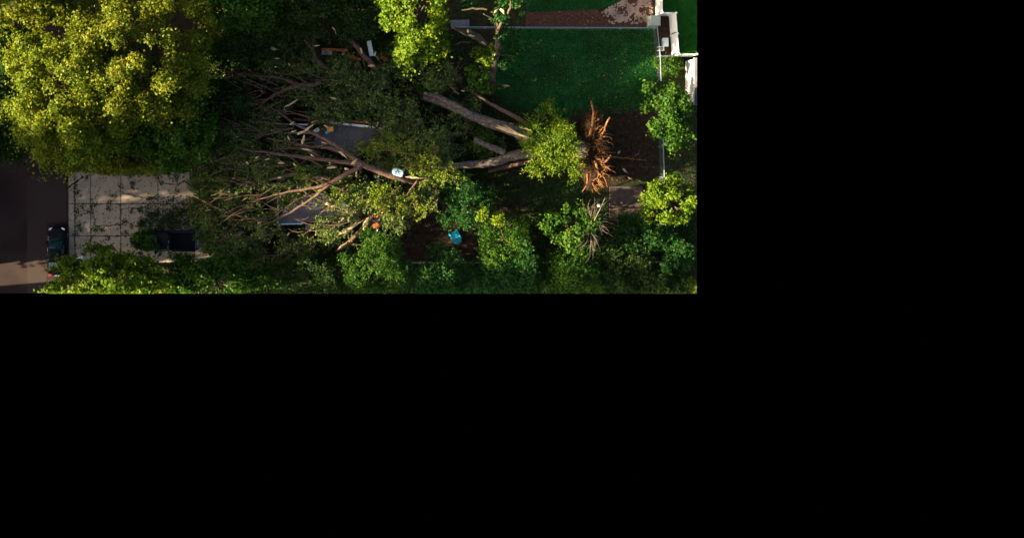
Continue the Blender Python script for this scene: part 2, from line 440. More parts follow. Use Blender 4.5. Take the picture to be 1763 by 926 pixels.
c1 = world_pts(x, y, .075)
gx = rg.integers(0, len(c1), 1500); c2 = c1[gx % 60] + np.c_[rg.normal(size=(1500, 2)) * .16, rg.random(1500) * .03]
x, y = scatter([(250, 340), (400, 330), (400, 420), (270, 410)], 1800, rg); c3 = world_pts(x, y, .08)
x, y = scatter([(0, 270), (117, 270), (117, 506), (0, 506)], 260, rg); c4 = world_pts(x, y, -.1); c4[:, 2] = -.07
c = np.r_[c1, c2, c3]
tag(link('leaf_scraps', leaf_mesh('leaf_scraps', c, np.array([0, 0, 1]) + rg.normal(size=c.shape) * .25, .09 + .12 * rg.random(len(c)), rg=rg), L_DEBRIS),
    'torn leaves and twig scraps strewn over the concrete drive', 'leaf litter', kind='stuff')

# lawns, beds, pad
def struct_sheet(name, px, m, z): return struct(sheet(name, px, m, z))
struct_sheet('back_lawn', [(866, 49), (1128, 49), (1131, 130), (1128, 190), (1090, 195), (1010, 205), (930, 195), (880, 190), (850, 165), (840, 110)], LAWN, .004)
struct_sheet('neighbour_lawn', [(1136, -60), (1200, -60), (1200, 96), (1157, 96), (1154, 28), (1136, 27)], surf('bright_turf', [(.3, (.012, .075, .010)), (.6, (.030, .15, .018)), (.8, (.055, .20, .03))], 1.6, 1, bmp=.6, spec=.05), .004)
struct_sheet('upper_lawn', [(905, -60), (1090, -60), (1060, 8), (1030, 17), (905, 22)], LAWN, .004)
struct_sheet('side_grass', [(1142, 100), (1200, 100), (1200, 506), (1125, 506), (1130, 250)], GROUND, .004)
struct_sheet('mulch_bed', [(905, 22), (1030, 17), (1045, 46), (905, 46)], MULCH, .006)
struct_sheet('gravel_bed', [(1062, 6), (1085, -40), (1126, -40), (1124, 45), (1040, 46), (1030, 22)], MULCH, .009)
struct_sheet('utility_bed', [(1126, 28), (1152, 28), (1156, 96), (1134, 96), (1128, 50)], SOIL, .007)
struct_sheet('root_crater', [(1040, 185), (1085, 180), (1120, 200), (1128, 260), (1120, 305), (1060, 315), (1020, 330), (985, 325), (985, 190)], SOIL, .006)
struct_sheet('dirt_patch', [(690, 365), (745, 350), (800, 362), (838, 385), (845, 440), (800, 465), (700, 455), (670, 410)], SOIL, .005)
rg = np.random.default_rng(8)
stones = MB()
x, y = scatter([(1066, 4), (1088, -8), (1124, -8), (1123, 40), (1050, 42), (1034, 22)], 1400, rg)
for a, b in zip(x, y):
    if rg.random() > .45 + .55 * math.sin(a * .16) * math.sin(b * .21 + 1): continue
    p = P(a, b); r = .06 + .08 * rg.random()
    pts = []; an0 = rg.random() * 6
    for k in range(5):
        an = an0 + k * 1.2566; pts.append((p.x + math.cos(an) * r * (.7 + .5 * rg.random()), p.y + math.sin(an) * r * (.7 + .5 * rg.random())))
    stones.prism(pts, .0, .03 + .05 * rg.random())
tag(stones.build('gravel', STONE), 'pale pinkish river stones spread in the bed by the utility box', 'gravel', kind='stuff')
pad = struct(MB().quad(*[P(x, y, .006) for x, y in ((1048, 380), (1107, 380), (1107, 320), (1048, 320))]).build('concrete_pad', DIRTJ))
for a, b in ((321, 356), (358, 379)):
    p0 = P(1049, b); p1 = P(1106, a); MB().box(p0.x, p1.x, p0.y, p1.y, .003, .08, bevel=.02).build('slab', PADC, pad)
# grass tufts and fallen leaves on the lawns
rg = np.random.default_rng(21)
L_GRASS2 = leafmat('bright_grass_blade', [(.0, (.015, .11, .010)), (.5, (.04, .21, .018)), (1, (.09, .28, .03))], trans=.15)
def grass(name, poly, n, label, size=.13, m=None):
    x, y = scatter(poly, n, rg); c = world_pts(x, y, .05); c[:, 2] = .03 + .06 * rg.random(len(c))
    nr = rg.normal(size=c.shape) * [1, 1, .5] + [0, 0, .35]
    tag(link(name, leaf_mesh(name, c, nr, size * (.6 + .8 * rg.random(len(c))), .3, rg=rg), m or L_GRASS), label, 'grass', kind='stuff')
grass('lawn_grass', [(868, 50), (1127, 50), (1130, 130), (1126, 188), (1010, 203), (930, 193), (880, 188), (852, 165), (842, 110)], 42000, 'dense dark green grass of the fenced back lawn')
grass('neighbour_grass', [(1140, -10), (1200, -10), (1200, 93), (1160, 93), (1156, 26), (1140, 26)], 9000, 'bright green grass behind the white vinyl fence', m=L_GRASS2)
grass('upper_grass', [(908, -20), (1080, -20), (1058, 8), (1030, 17), (908, 22)], 6000, 'shaded grass above the bark mulch bed')
grass('rough_grass', [(860, 300), (990, 310), (1045, 330), (1045, 380), (960, 350), (860, 345)], 9000, 'dark rough grass left of the concrete pad')
grass('verge_grass', [(1145, 100), (1200, 110), (1200, 500), (1110, 500), (1125, 390), (1145, 300)], 14000, 'dark rough grass outside the chain link fence')
x, y = scatter([(850, 50), (1128, 50), (1130, 190), (1010, 230), (930, 195), (860, 190)], 620, rg); c = world_pts(x, y, .1)
x2, y2 = scatter([(930, 20), (1120, 20), (1120, 46), (930, 46)], 150, rg); x3, y3 = scatter([(1020, 180), (1125, 190), (1125, 310), (1020, 320)], 200, rg)
x4, y4 = scatter([(680, 360), (1050, 320), (1050, 480), (680, 480)], 300, rg)
c = np.r_[c, world_pts(x2, y2, .05), world_pts(x3, y3, .05), world_pts(x4, y4, .05)]
big = np.array([(1049, 129), (1053, 132), (1044, 128), (1010, 137), (917, 139), (921, 137), (928, 75), (952, 75), (952, 97), (1020, 53), (930, 70), (870, 148), (868, 150)], float)
cb = world_pts(np.repeat(big[:, 0], 3) + rg.normal(size=39) * 1.5, np.repeat(big[:, 1], 3) + rg.normal(size=39) * 1.2, .12)
sz = np.r_[.06 + .09 * rg.random(len(c)), .16 + .1 * rg.random(len(cb))]; c = np.r_[c, cb]
tag(link('fallen_leaves', leaf_mesh('fallen_leaves', c, np.array([0, 0, 1]) + rg.normal(size=c.shape) * .3, sz, .8, rg=rg), L_LITTER),
    'pale torn leaves scattered over the back lawn and bare soil', 'leaf litter', kind='stuff')

x, y = scatter([(430, 430), (560, 445), (640, 400), (690, 430), (700, 460), (850, 462), (850, 400), (930, 350), (1050, 385), (1200, 385), (1200, 508), (300, 508), (300, 460)], 26000, rg)
hh = .05 + .55 * rg.random(len(x)) * (.5 + .5 * np.sin(x * .07) * np.sin(y * .09 + 1)); c = world_pts(x, y, hh)
tag(link('undergrowth', leaf_mesh('undergrowth', c, np.array([0, 0, .7]) + rg.normal(size=c.shape) * .5, .14 + .14 * rg.random(len(c)), rg=rg), L_DARK), 'dark leafy undergrowth covering the ground along the bottom', 'undergrowth', kind='stuff')
x, y = scatter([(640, 60), (700, 100), (780, 105), (838, 150), (838, 60), (776, 52), (640, 20)], 7000, rg); x5, y5 = scatter([(700, 120), (850, 165), (1000, 220), (1000, 320), (860, 350), (740, 330)], 12000, rg)
x = np.r_[x, x5]; y = np.r_[y, y5]; c = world_pts(x, y, .04 + .3 * rg.random(len(x)))
tag(link('weed_cover', leaf_mesh('weed_cover', c, np.array([0, 0, .7]) + rg.normal(size=c.shape) * .5, .10 + .12 * rg.random(len(c)), rg=rg), L_DARK), 'low dark weeds under the fallen trunk and beside the lawn', 'weeds', kind='stuff')
# ------------------------------------------------------------------ fences, boxes, neighbour shed
def chain_fence(px, h, label, tall=None):
    pts = [P(*p) for p in px]; root = empty('chain_link_fence', pts[0], label, 'fence', 'chain link fences')
    wires = MB(); top = MB()
    for a, b in zip(pts[:-1], pts[1:]):
        d = b - a; L = d.length; n = max(1, round(L / 3)); d.normalize()
        for i in range(n + 1):
            p = a.lerp(b, i / n)
            if i == n and b is not pts[-1]: continue
            m = MB(); m.tube([p + Vector((0, 0, -.1)), p + Vector((0, 0, h + .06))], .04, 6); m.tube([p + Vector((0, 0, h + .05)), p + Vector((0, 0, h + .10))], [.055, .02], 6)
            m.build('post', STEEL, root)
        MB().tube([a + Vector((0, 0, h)), b + Vector((0, 0, h))], .045, 6).build('top_rail', STEEL, root)
        s = .25; k = int(L / s)
        for i in range(-int(h / s), k):
            for sg in (1, -1):
                u0 = i * s if sg > 0 else (i + h / s) * s; u1 = u0 + sg * h
                z0, z1 = .03, h
                if u0 < 0: z0 += (0 - u0) / sg * 1.0; u0 = 0
                if u0 > L: z0 += (u0 - L); u0 = L
                if u1 > L: z1 -= (u1 - L); u1 = L
                if u1 < 0: z1 -= -u1; u1 = 0
                if z1 - z0 < .05: continue
                wires.tube([a + d * u0 + Vector((0, 0, z0)), a + d * u1 + Vector((0, 0, z1))], .004, 3, cap=False)
    w_ = wires.build('wire_mesh', STEEL, root); w_['kind'] = 'stuff'
    return root
chain_fence([(776, 50), (1124, 51)], 1.25, 'chain link fence along the top of the back lawn')
chain_fence([(1124, 51), (1129, 99), (1136, 305), (1140, 400)], 1.25, 'chain link fence down the right side of the back lawn')
chain_fence([(1131, 99), (1183, 99)], 1.25, 'short chain link fence below the white vinyl fence')
chain_fence([(700, 450), (960, 449), (1184, 449)], 1.25, 'chain link fence half hidden by the shrubs at the bottom')

vf = empty('vinyl_fence', P(1129, 27), 'stepped white vinyl privacy fence round the bright green lawn', 'fence')
vp = [P(1129, -45), P(1129, 27), P(1152, 28), P(1157, 97), P(1187, 97)]
for i, (a, b) in enumerate(zip(vp[:-1], vp[1:])):
    d = (b - a); L = d.length; d.normalize(); n = Vector((-d.y, d.x, 0)); k = max(1, round(L / 2.2))
    for j in range(k):
        p, q = a.lerp(b, j / k) + d * .07, a.lerp(b, (j + 1) / k) - d * .07
        M = Matrix.Translation(p) @ Matrix(((d.x, n.x, 0, 0), (d.y, n.y, 0, 0), (0, 0, 1, 0), (0, 0, 0, 1)))
        l = (q - p).length
        pan = MB()
        for s in range(int(l / .15)):
            pan.box(s * .15 + .004, s * .15 + .146, -.012 - .004 * (s % 2), .012 + .004 * (s % 2), .1, 1.68, M)
        pan.build('panel', WHITE, vf)
        MB().box(0, l, -.035, .035, 1.66, 1.80, M, .012).build('top_rail', WHITE, vf)
        MB().box(0, l, -.035, .035, .05, .18, M, .012).build('bottom_rail', WHITE, vf)
    for j in range(k + 1):
        if j == k and i < len(vp) - 2: continue
        p = a.lerp(b, j / k); M = Matrix.Translation(p)
        po = MB().box(-.07, .07, -.07, .07, -.1, 1.86, M).build('post', WHITE, vf)
        MB().box(-.09, .09, -.09, .09, 1.862, 1.93, M, .06).build('cap', WHITE, po)

def boxthing(name, label, cat, px, py, wx, wy, h, m, rz=0, bevel=.04, build=None, group=None):
    r = empty(name, P(px, py), label, cat, group, rz); r['b'] = 0; del r['b']
    return r
def part(mb, name, m, root, smooth=False):
    o = mb.build(name, m, None, smooth); o.parent = root; return o
ub = empty('utility_box', P(1123, 38), 'grey green metal utility box at the fence corner', 'utility box')
part(MB().box(-.52, .52, -.5, .5, 0, .10), 'plinth', CONC, ub)
part(MB().box(-.46, .46, -.44, .44, .10, .85, bevel=.03), 'cabinet', BOXG, ub)
part(MB().box(-.49, .49, -.47, .47, .852, .93, bevel=.05), 'lid', BOXG, ub)
part(MB().box(-.475, -.46, -.05, .05, .45, .55), 'latch', STEEL, ub)
ac = empty('storage_box', P(1143.5, 74), 'pale white green storage box beside the white fence', 'box')
part(MB().box(-.22, .22, -.38, .38, 0, .42, bevel=.02), 'bin', PALEBLUE, ac)
part(MB().box(-.25, .25, -.41, .41, .422, .50, bevel=.04), 'lid', plain('pale_lid', (.58, .72, .68), .5), ac)
part(MB().box(-.27, -.25, -.06, .06, .36, .46), 'clasp', BLACKP, ac)
fc = empty('folding_frame', P(1136, 85), 'small white metal frame stool below the storage box', 'stool')
for sx in (-1, 1):
    for sy in (-1, 1): part(MB().tube([(.26 * sx, .18 * sy, 0), (.2 * sx, .15 * sy, .45)], .03, 6), 'leg', WHITEW, fc)
    part(MB().box(-.26, .26, .16 * sx - .035, .16 * sx + .035, .45, .50), 'seat_rail', WHITEW, fc)
    part(MB().box(.20 * sx - .035, .20 * sx + .035, -.124, .124, .45, .495), 'side_rail', WHITEW, fc)
part(MB().box(-.13, .13, -.02, .02, .46, .49), 'slat', WHITEW, fc)
bn = empty('propane_cylinder', P(1140, 92), 'dark gas cylinder lying at the chain link corner', 'cylinder')
part(MB().tube([(-.38, 0, .17), (-.33, 0, .17), (.2, 0, .17), (.27, 0, .17)], [.08, .16, .16, .06], 12), 'tank', BLACKP, bn)
part(MB().tube([(.26, 0, .17), (.36, 0, .17)], .05, 8), 'valve', STEEL, bn)
part(MB().tube([(.26, 0, .17), (.30, 0, .17)], [.11, .12], 10), 'collar', STEEL, bn)

sh = empty('neighbour_shed', P(1182, 143), 'white walled shed with dark roof at the right edge', 'shed')
a = P(1180, 181); b = P(1180, 106); xr = P(1199.2, 0, 2.5).x
MB().box(a.x, XR - 1.05, a.y, b.y, 0, 2.3).build('wall', WHITE, sh)
for k in range(7):
    z = .3 * k + .12
    MB().box(a.x - .02, a.x - .001, a.y, b.y, z, z + .27).build('siding_board', WHITE, sh)
MB().box(a.x - .12, XR - 1.0, a.y - .1, b.y + .1, 2.302, 2.38).build('eave', WHITEW, sh)
MB().prism([(a.x - .06, a.y - .1), (XR - 1.0, a.y - .1), (XR - 1.0, b.y + .1), (a.x - .06, b.y + .1)], [2.382] * 4, [2.42, 2.56, 2.56, 2.42]).build('roof', SHINGLE, sh)

# ------------------------------------------------------------------ vehicles
def loft(stations, secf):
    mb = MB(); k = None
    for s in stations:
        sec = secf(s); k = len(sec); mb.v += [(s, y, z) for y, z in sec]
    n = len(stations)
    for i in range(n - 1):
        for j in range(k - 1):
            mb.f.append((i*k + j, i*k + j + 1, (i+1)*k + j + 1, (i+1)*k + j))
    mb.f.append(tuple(range(k))); mb.f.append(tuple((n-1)*k + k - 1 - j for j in range(k)))
    return mb
def mirror_sec(pts): return [(-y, z) for y, z in pts] + [(y, z) for y, z in reversed(pts)]
def lerp_tab(tab, s):
    for (a, va), (b, vb) in zip(tab[:-1], tab[1:]):
        if s <= b: t = (s - a) / (b - a); return va + (vb - va) * t
    return tab[-1][1]
def wheel(root, x, y, r=.33, wd=.22):
    sg = 1 if y > 0 else -1
    wh = part(MB().disc((x, y, r), r * .55, (0, 1, 0), wd * .8, 14), 'wheel', RUBBER, root)
    t = part(MB().disc((x, y, r), r, (0, 1, 0), wd, 20), 'tyre', RUBBER, wh)
    part(MB().disc((x, y + sg * wd * .5, r), r * .62, (0, 1, 0), .03, 14), 'rim', RIM, wh)

def greenhouse(root, xb0, xb1, xr0, xr1, yb, yr, zb, zr, paint, crown=.05):
    """xb0 rear base, xb1 front base, xr0 rear of roof, xr1 front of roof"""
    B = [Vector((xb0, -yb, zb)), Vector((xb1, -yb, zb)), Vector((xb1, yb, zb)), Vector((xb0, yb, zb))]
    R = [Vector((xr0, -yr, zr)), Vector((xr1, -yr, zr)), Vector((xr1, yr, zr)), Vector((xr0, yr, zr))]
    fr = MB()
    for i in range(4): fr.quad(B[i], B[(i+1) % 4], R[(i+1) % 4], R[i])
    part(fr, 'pillar_frame', paint, root)
    rf = loft(np.linspace(xr0, xr1, 9), lambda s: mirror_sec([(yr, zr - .001), (yr * .9, zr + crown * .5 * (1 - ((s - (xr0+xr1)/2) / ((xr1-xr0)/2)) ** 4 * .8)), (yr * .5, zr + crown * (1 - ((s - (xr0+xr1)/2) / ((xr1-xr0)/2)) ** 4 * .8))]))
    part(rf, 'roof', paint, root, True)
    for i, nm in ((1, 'windscreen'), (3, 'rear_window'), (0, 'side_window'), (2, 'side_window')):
        a, b, c, d = B[i], B[(i+1) % 4], R[(i+1) % 4], R[i]
        n = (b - a).cross(d - a).normalized() * .008
        def pt(u, v): return a.lerp(b, u).lerp(d.lerp(c, u), v) + n
        if nm == 'side_window':
            for u0, u1 in ((.10, .50), (.54, .90)):
                part(MB().quad(pt(u0, .12), pt(u1, .12), pt(u1, .88), pt(u0, .88)), nm, GLASS, root)
        else:
            g = part(MB().quad(pt(.05, .08), pt(.95, .08), pt(.95, .93), pt(.05, .93)), nm, GLASS, root)
            if nm == 'windscreen':
                for u in (.18, .52): part(MB().tube([pt(u, .05) + n, pt(u + .3, .16) + n * 2], .012, 4), 'wiper', BLACKP, g)

def sedan(px, py, rz):
    r = empty('parked_sedan', P(px, py) + Vector((0, 0, -.12)), 'black sedan parked at the kerb on the dark street', 'car', None, rz)
    L = 2.36
    wt = [(-L, .70), (-2.2, .84), (-1.5, .91), (0, .92), (1.3, .90), (1.9, .84), (2.2, .70), (L, .50)]
    zt = [(-L, .78), (-2.2, .96), (-1.6, 1.0), (-.9, .99), (.9, .97), (1.5, .90), (2.1, .78), (L, .60)]
    st = [-L, -2.28, -2.15, -1.9, -1.5, -1, -.5, 0, .5, .95, 1.4, 1.75, 2.0, 2.15, 2.28, L]
    def sec(s):
        a, b = lerp_tab(wt, s), lerp_tab(zt, s)
        return mirror_sec([(a * .88, .2), (a * .99, .36), (a, .6), (a * .97, b - .14), (a * .9, b - .03), (a * .62, b + .01), (a * .3, b + .028)])
    part(loft(st, sec), 'body', CARP, r, True)
    greenhouse(r, -1.62, 1.0, -1.0, .22, .80, .60, .975, 1.42, CARP)
    for x in (-1.36, 1.42):
        for y in (-.82, .82): wheel(r, x, y)
    for y in (-1, 1):
        part(MB().prism([(1.98, .52 * y), (2.21, .40 * y), (2.12, .70 * y), (1.93, .77 * y)][::y], .66, .80), 'headlight', LAMPC, r)
        part(MB().box(-2.37, -2.22, min(.45 * y, .80 * y), max(.45 * y, .80 * y), .72, .90), 'tail_light', LAMPR, r)
        part(MB().box(.70, .86, min(.86 * y, 1.03 * y), max(.86 * y, 1.03 * y), .93, 1.07, bevel=.03), 'wing_mirror', CARP, r)
        for dx in (-.75, .25): part(MB().box(dx, dx + .2, .915 * y - .012, .915 * y + .012, .80, .83), 'door_handle', CARP, r)
    part(MB().box(2.25, 2.385, -.36, .36, .44, .58), 'grille', BLACKP, r)
    part(MB().box(-2.40, -2.34, -.26, .26, .55, .68), 'licence_plate', WHITEW, r)
    return r
sedan(101.5, 430, math.radians(90))

def pickup(px, py, rz):
    r = empty('pickup_truck', P(px, py) + Vector((0, 0, .06)), 'dark pickup truck with empty open bed under the trees on the drive', 'pickup truck', None, rz)
    # +x is the front
    wt = [(-.4, .96), (1.9, .96), (2.5, .88), (2.78, .66)]; zt = [(-.4, 1.12), (1.0, 1.12), (2.2, 1.06), (2.6, .98), (2.78, .8)]
    def sec(s):
        a, b = lerp_tab(wt, s), lerp_tab(zt, s)
        return mirror_sec([(a * .92, .35), (a, .5), (a, b - .15), (a * .94, b - .03), (a * .6, b + .02)])
    part(loft([-.5, 0, .6, 1.2, 1.8, 2.2, 2.5, 2.65, 2.78], sec), 'cab_body', TRUCKP, r, True)
    greenhouse(r, -.45, 1.35, -.36, .72, .86, .70, 1.11, 1.80, TRUCKP)
    part(MB().box(-.39, -.375, -.14, .14, 1.80, 1.85), 'brake_light', LAMPC, r)
    bed = part(MB().box(-2.72, -.54, -.80, .80, .62, .70), 'bed_floor', BLACKP, r)
    for k in range(9): part(MB().box(-2.68, -.58, -.70 + k * .17, -.63 + k * .17, .701, .72), 'rib', BLACKP, bed)
    for y in (-1, 1):
        sd_ = part(MB().box(-2.78, -.53, min(.80 * y, .96 * y), max(.80 * y, .96 * y), .45, 1.22, bevel=.05), 'bed_side', TRUCKP, r)
        part(MB().box(-2.76, -.55, min(.79 * y, .97 * y), max(.79 * y, .97 * y), 1.222, 1.25, bevel=.01), 'rail_cap', TRUCKP, sd_)
        for x in (-1.75, 1.75): wheel(r, x, .86 * y, .38, .26)
        part(MB().box(2.55, 2.74, min(.55 * y, .84 * y), max(.55 * y, .84 * y), .78, .93), 'headlight', LAMPC, r)
        part(MB().box(-2.80, -2.77, min(.83 * y, .94 * y), max(.83 * y, .94 * y), .80, 1.12), 'tail_light', LAMPR, r)
        part(MB().box(.85, 1.05, min(.92 * y, 1.18 * y), max(.92 * y, 1.18 * y), 1.12, 1.36, bevel=.03), 'wing_mirror', TRUCKP, r)
    tg = part(MB().box(-2.84, -2.785, -.79, .79, .60, 1.23, bevel=.015), 'tailgate', plain('tailgate_sky_glint', (.02, .07, .14), .15, 0, 1), r)  # blue sky reflection painted into the tailgate colour
    part(MB().box(-2.86, -2.842, -.12, .12, 1.05, 1.13), 'handle', BLACKP, tg)
    part(MB().box(-.53, -.50, -.78, .78, .70, 1.18), 'bed_front', TRUCKP, r)
    part(MB().box(-3.02, -2.85, -.9, .9, .45, .6, bevel=.03), 'bumper', RIM, r)
    return r
pickup(290, 413, math.radians(180))

# ------------------------------------------------------------------ crushed house
house = empty('crushed_house', P(570, 298), 'grey roofed house crushed under the fallen tree', 'house')
def slab_px(px, zs, th, name, m, parent):
    top = [P(x, y, z) for (x, y), z in zip(px, zs)]
    ar = sum(top[i].x * top[(i+1) % len(top)].y - top[(i+1) % len(top)].x * top[i].y for i in range(len(top)))
    if ar < 0: top = top[::-1]
    n = len(top); mb = MB()
    mb.v = [tuple(p - Vector((0, 0, th))) for p in top] + [tuple(p) for p in top]
    mb.f = [tuple(range(n - 1, -1, -1)), tuple(range(n, 2 * n))] + [(i, (i+1) % n, n + (i+1) % n, n + i) for i in range(n)]
    return mb.build(name, m, parent)
def bar(name, a, b, wd, th, m, parent=None):
    a, b = Vector(a), Vector(b); d = (b - a).normalized(); u = Vector((0, 0, 1)).cross(d)
    if u.length < .1: u = Vector((1, 0, 0))
    u.normalize(); n = d.cross(u)
    mb = MB(); k = []
    for p in (a, b):
        for s, t in ((-1, -1), (1, -1), (1, 1), (-1, 1)): k.append(tuple(p + u * s * wd / 2 + n * t * th / 2))
    mb.v = k; mb.f = [(3, 2, 1, 0), (4, 5, 6, 7)] + [(i, (i+1) % 4, (i+1) % 4 + 4, i + 4) for i in range(4)]
    return mb.build(name, m, parent)
for a, b in (((482, 376), (650, 376)), ((650, 376), (650, 230)), ((650, 230), (482, 230)), ((482, 230), (482, 376))):
    bar('wall', P(*a, 0) + Vector((0, 0, 1.25)), P(*b, 0) + Vector((0, 0, 1.25)), .18, 2.5, SIDING, house)
struct_sheet('house_floor', [(483, 375), (649, 375), (649, 231), (483, 231)], SOIL, .02)
rA = slab_px([(566, 212), (612, 216), (671, 223), (655, 237), (632, 252), (610, 262), (575, 262), (538, 248), (546, 230)], [3.5, 3.5, 3.5, 3.8, 4.1, 4.3, 4.3, 4.0, 3.7], .12, 'roof', SHINGLE, house)
for a, b in (((568, 210.5), (590, 213.5)), ((590, 213.5), (670, 222))):
    bar('gutter', P(*a, 3.55), P(*b, 3.55), .20, .14, WHITEW, rA)
rB = slab_px([(471, 384), (520, 383), (586, 378), (604, 358), (588, 338), (548, 332), (512, 340), (490, 362)], [3.0, 3.0, 3.0, 3.5, 3.9, 4.0, 3.8, 3.4], .12, 'roof', SHINGLE, house)
bar('gutter', P(472, 386, 3.0), P(522, 385, 3.0), .12, .10, PALEBLUE, rB)
bar('gutter', P(524, 385, 3.0), P(588, 379, 3.0), .12, .10, BLACKP, rB)
for (a, b, z) in (((632, 254), (664, 236), 3.0), ((640, 254), (660, 240), 2.8), ((656, 228), (663, 240), 2.9), ((636, 252), (655, 247), 2.6), ((541, 208), (575, 213), 2.2), ((548, 213), (580, 207), 2.0),
                  ((505, 205), (540, 209), 2.1), ((600, 209), (650, 213), 2.2), ((520, 216), (560, 203), 1.9)):
    bar('rafter', P(*a, z + 1.0), P(*b, z + 1.15), .18, .18, LUMBER if z > 2.1 or a[0] in (541,) else LUMBER_D, house)

# loose wreckage, each piece a thing
def board(name, a, b, z, wd, th, m, label, cat='board', group='loose wreckage of the house', dz=.1):
    z = z + (1.1 if z > 1.5 else 0); o = bar(name, P(*a, z), P(*b, z + dz), wd, th, m); tag(o, label, cat, group)
    return o
board('lumber_board', (553, 85.5), (599, 87), 1.9, .24, .10, LUMBER, 'long red brown board lying in the dark branches at the top')
board('lumber_board', (594, 96), (621, 103), 1.9, .26, .12, LUMBER, 'short red brown board right of the long one at the top')
board('siding_strip', (635, 71), (640, 97), 2.0, .40, .05, WHITEW, 'bright white siding strip standing out of the dark trees', 'siding')
board('siding_strip', (646.5, 89), (645, 97), 1.9, .16, .05, WHITEW, 'small white scrap beside the bright white siding strip', 'siding')
board('lumber_block', (654, 96), (668, 99), 1.8, .75, .35, LUMBER_D, 'dark red block right of the white siding strip', 'block')
board('siding_sheet', (554, 90), (572, 91), 1.7, .45, .04, SIDING, 'pale grey sheet below the long red board', 'sheet')
board('lumber_board', (645, 372), (666, 372.5), 2.2, .26, .12, LUMBER, 'bright red board lying by the lower broken limb')
board('lumber_block', (642, 391), (653, 383), 2.0, .62, .3, LUMBER, 'red chunk of framing below the bright red board', 'block')
board('siding_scrap', (646, 383), (654, 378), 2.1, .22, .04, PALEBLUE, 'pale blue grey scrap between the red framing pieces', 'scrap')
board('siding_scrap', (648, 397), (652, 394), 2.1, .18, .05, WHITEW, 'small white scrap at the foot of the red chunk', 'scrap')
board('siding_scrap', (588, 405), (602, 394), 1.6, .5, .04, SIDING, 'grey sheet under the large pale splinter', 'sheet')
board('siding_scrap', (526, 392), (538, 393), 1.5, .5, .05, SIDING, 'grey box end below the lower roof eave', 'sheet')
board('lumber_board', (622, 378), (640, 376), 2.0, .34, .12, LUMBER_D, 'dark red board left of the bright red one')
board('siding_scrap', (497, 214), (530, 215), 2.3, .14, .05, PALEBLUE, 'thin pale blue strip in the wreckage left of the roof', 'scrap')
board('siding_scrap', (540, 228), (549, 222), 3.4, .34, .05, plain('sage_green_board', (.30, .36, .28), .7), 'sage green scrap at the left tip of the upper roof', 'scrap')
board('insulation_tuft', (563, 224), (574, 222), 3.3, .42, .2, YELLOWP, 'orange tuft of insulation lying on the upper roof', 'insulation')
board('siding_scrap', (560, 229), (566, 227), 3.35, .2, .05, plain('bright_blue_scrap', (.05, .3, .5), .5), 'bright blue scrap under the orange insulation tuft', 'scrap')
board('insulation_tuft', (614, 174), (621, 168), 2.6, .30, .14, YELLOWP, 'orange scrap in the dark branches above the roof', 'insulation')
board('insulation_tuft', (637, 167), (640, 175), 2.6, .26, .10, PINKP, 'pink white scrap right of the orange scrap', 'insulation')
board('siding_scrap', (474, 203), (482, 201), 2.6, .2, .04, PALEBLUE, 'small pale blue scrap far left in the branches', 'scrap')
board('siding_scrap', (648, 217), (651, 211), 2.9, .14, .04, PALEBLUE, 'pale blue scrap poking over the white gutter', 'scrap')
board('siding_scrap', (630, 209), (636, 211), 2.6, .18, .04, WHITEW, 'small white scrap above the white gutter', 'scrap')
board('slate_panel', (776, 42), (808, 41), .6, .75, .06, surf('slate_top', [(.3, (.09, .09, .11)), (.7, (.15, .15, .18))], 3), 'slate grey panel leaning behind the top fence', 'panel', None)
lid = empty('plastic_lid', P(685, 297, 5.1), 'pale blue plastic lid with dark marks beside the fallen trunk', 'lid')
pts = []
for k in range(12):
    an = 2 * math.pi * k / 12; pts.append((.52 * math.copysign(abs(math.cos(an)) ** .6, math.cos(an)), .34 * math.copysign(abs(math.sin(an)) ** .6, math.sin(an))))
part(MB().prism(pts, -.06, .02), 'rim', PALEBLUE, lid); part(MB().prism([(x * .86, y * .84) for x, y in pts], .021, .06), 'panel', PALEBLUE, lid)
for (x, y, l, a) in ((-.12, .05, .3, .6), (.1, -.04, .26, -.7), (.02, .14, .3, 2.6), (-.15, -.12, .2, 1.2), (.2, .1, .2, .3)):
    M = Matrix.Translation((x, y, .06)) @ Matrix.Rotation(a, 4, 'Z'); part(MB().box(-l/2, l/2, -.03, .03, .001, .008, M), 'mark', BLACKP, lid)
lid.rotation_euler = (.12, -.1, -.3)

# ------------------------------------------------------------------ fallen tree
rg = np.random.default_rng(77)
ft = empty('fallen_tree', P(1003, 262), 'huge uprooted tree lying leftwards across the crushed house', 'fallen tree')
def limb(px, rad, name='branch', m=BARK_R, parent=ft, sides=9, jit=.10, wob=.04, n=4):
    pts, rr = smooth_path([P(x, y, z) for x, y, z in px], rad, n, wob, rg)
    mb = MB().tube(pts, rr, sides, jit, rg)
    return mb.build(name, m, parent, True)
limb([(1012, 258, 1.6), (985, 256, 1.7), (955, 250, 1.9), (925, 244, 2.1), (880, 224, 2.3), (830, 207, 2.5)], [1.0, .72, .62, .55, .53, .46], 'trunk', BARK, sides=16, n=6, wob=.05)
limb([(832, 208, 2.5), (800, 194, 2.6), (765, 178, 2.7), (729, 168, 2.6)], [.44, .40, .34, .30], 'stem', BARK, sides=14, n=6)
limb([(812, 198, 2.8), (785, 182, 3.0), (755, 168, 3.0), (730, 161, 2.8)], [.26, .26, .24, .2], 'stem', BARK, sides=12, n=6)
limb([(985, 262, 1.6), (930, 263, 1.9), (885, 268, 2.2), (845, 280, 2.3), (800, 285, 2.5), (758, 288, 2.8)], [.6, .5, .46, .40, .33, .27], 'stem', BARK, sides=14, n=6)
limb([(868, 263, 2.4), (840, 251, 2.7), (816, 240, 2.9)], [.32, .27, .24], 'stub', BARK, sides=12, n=6)
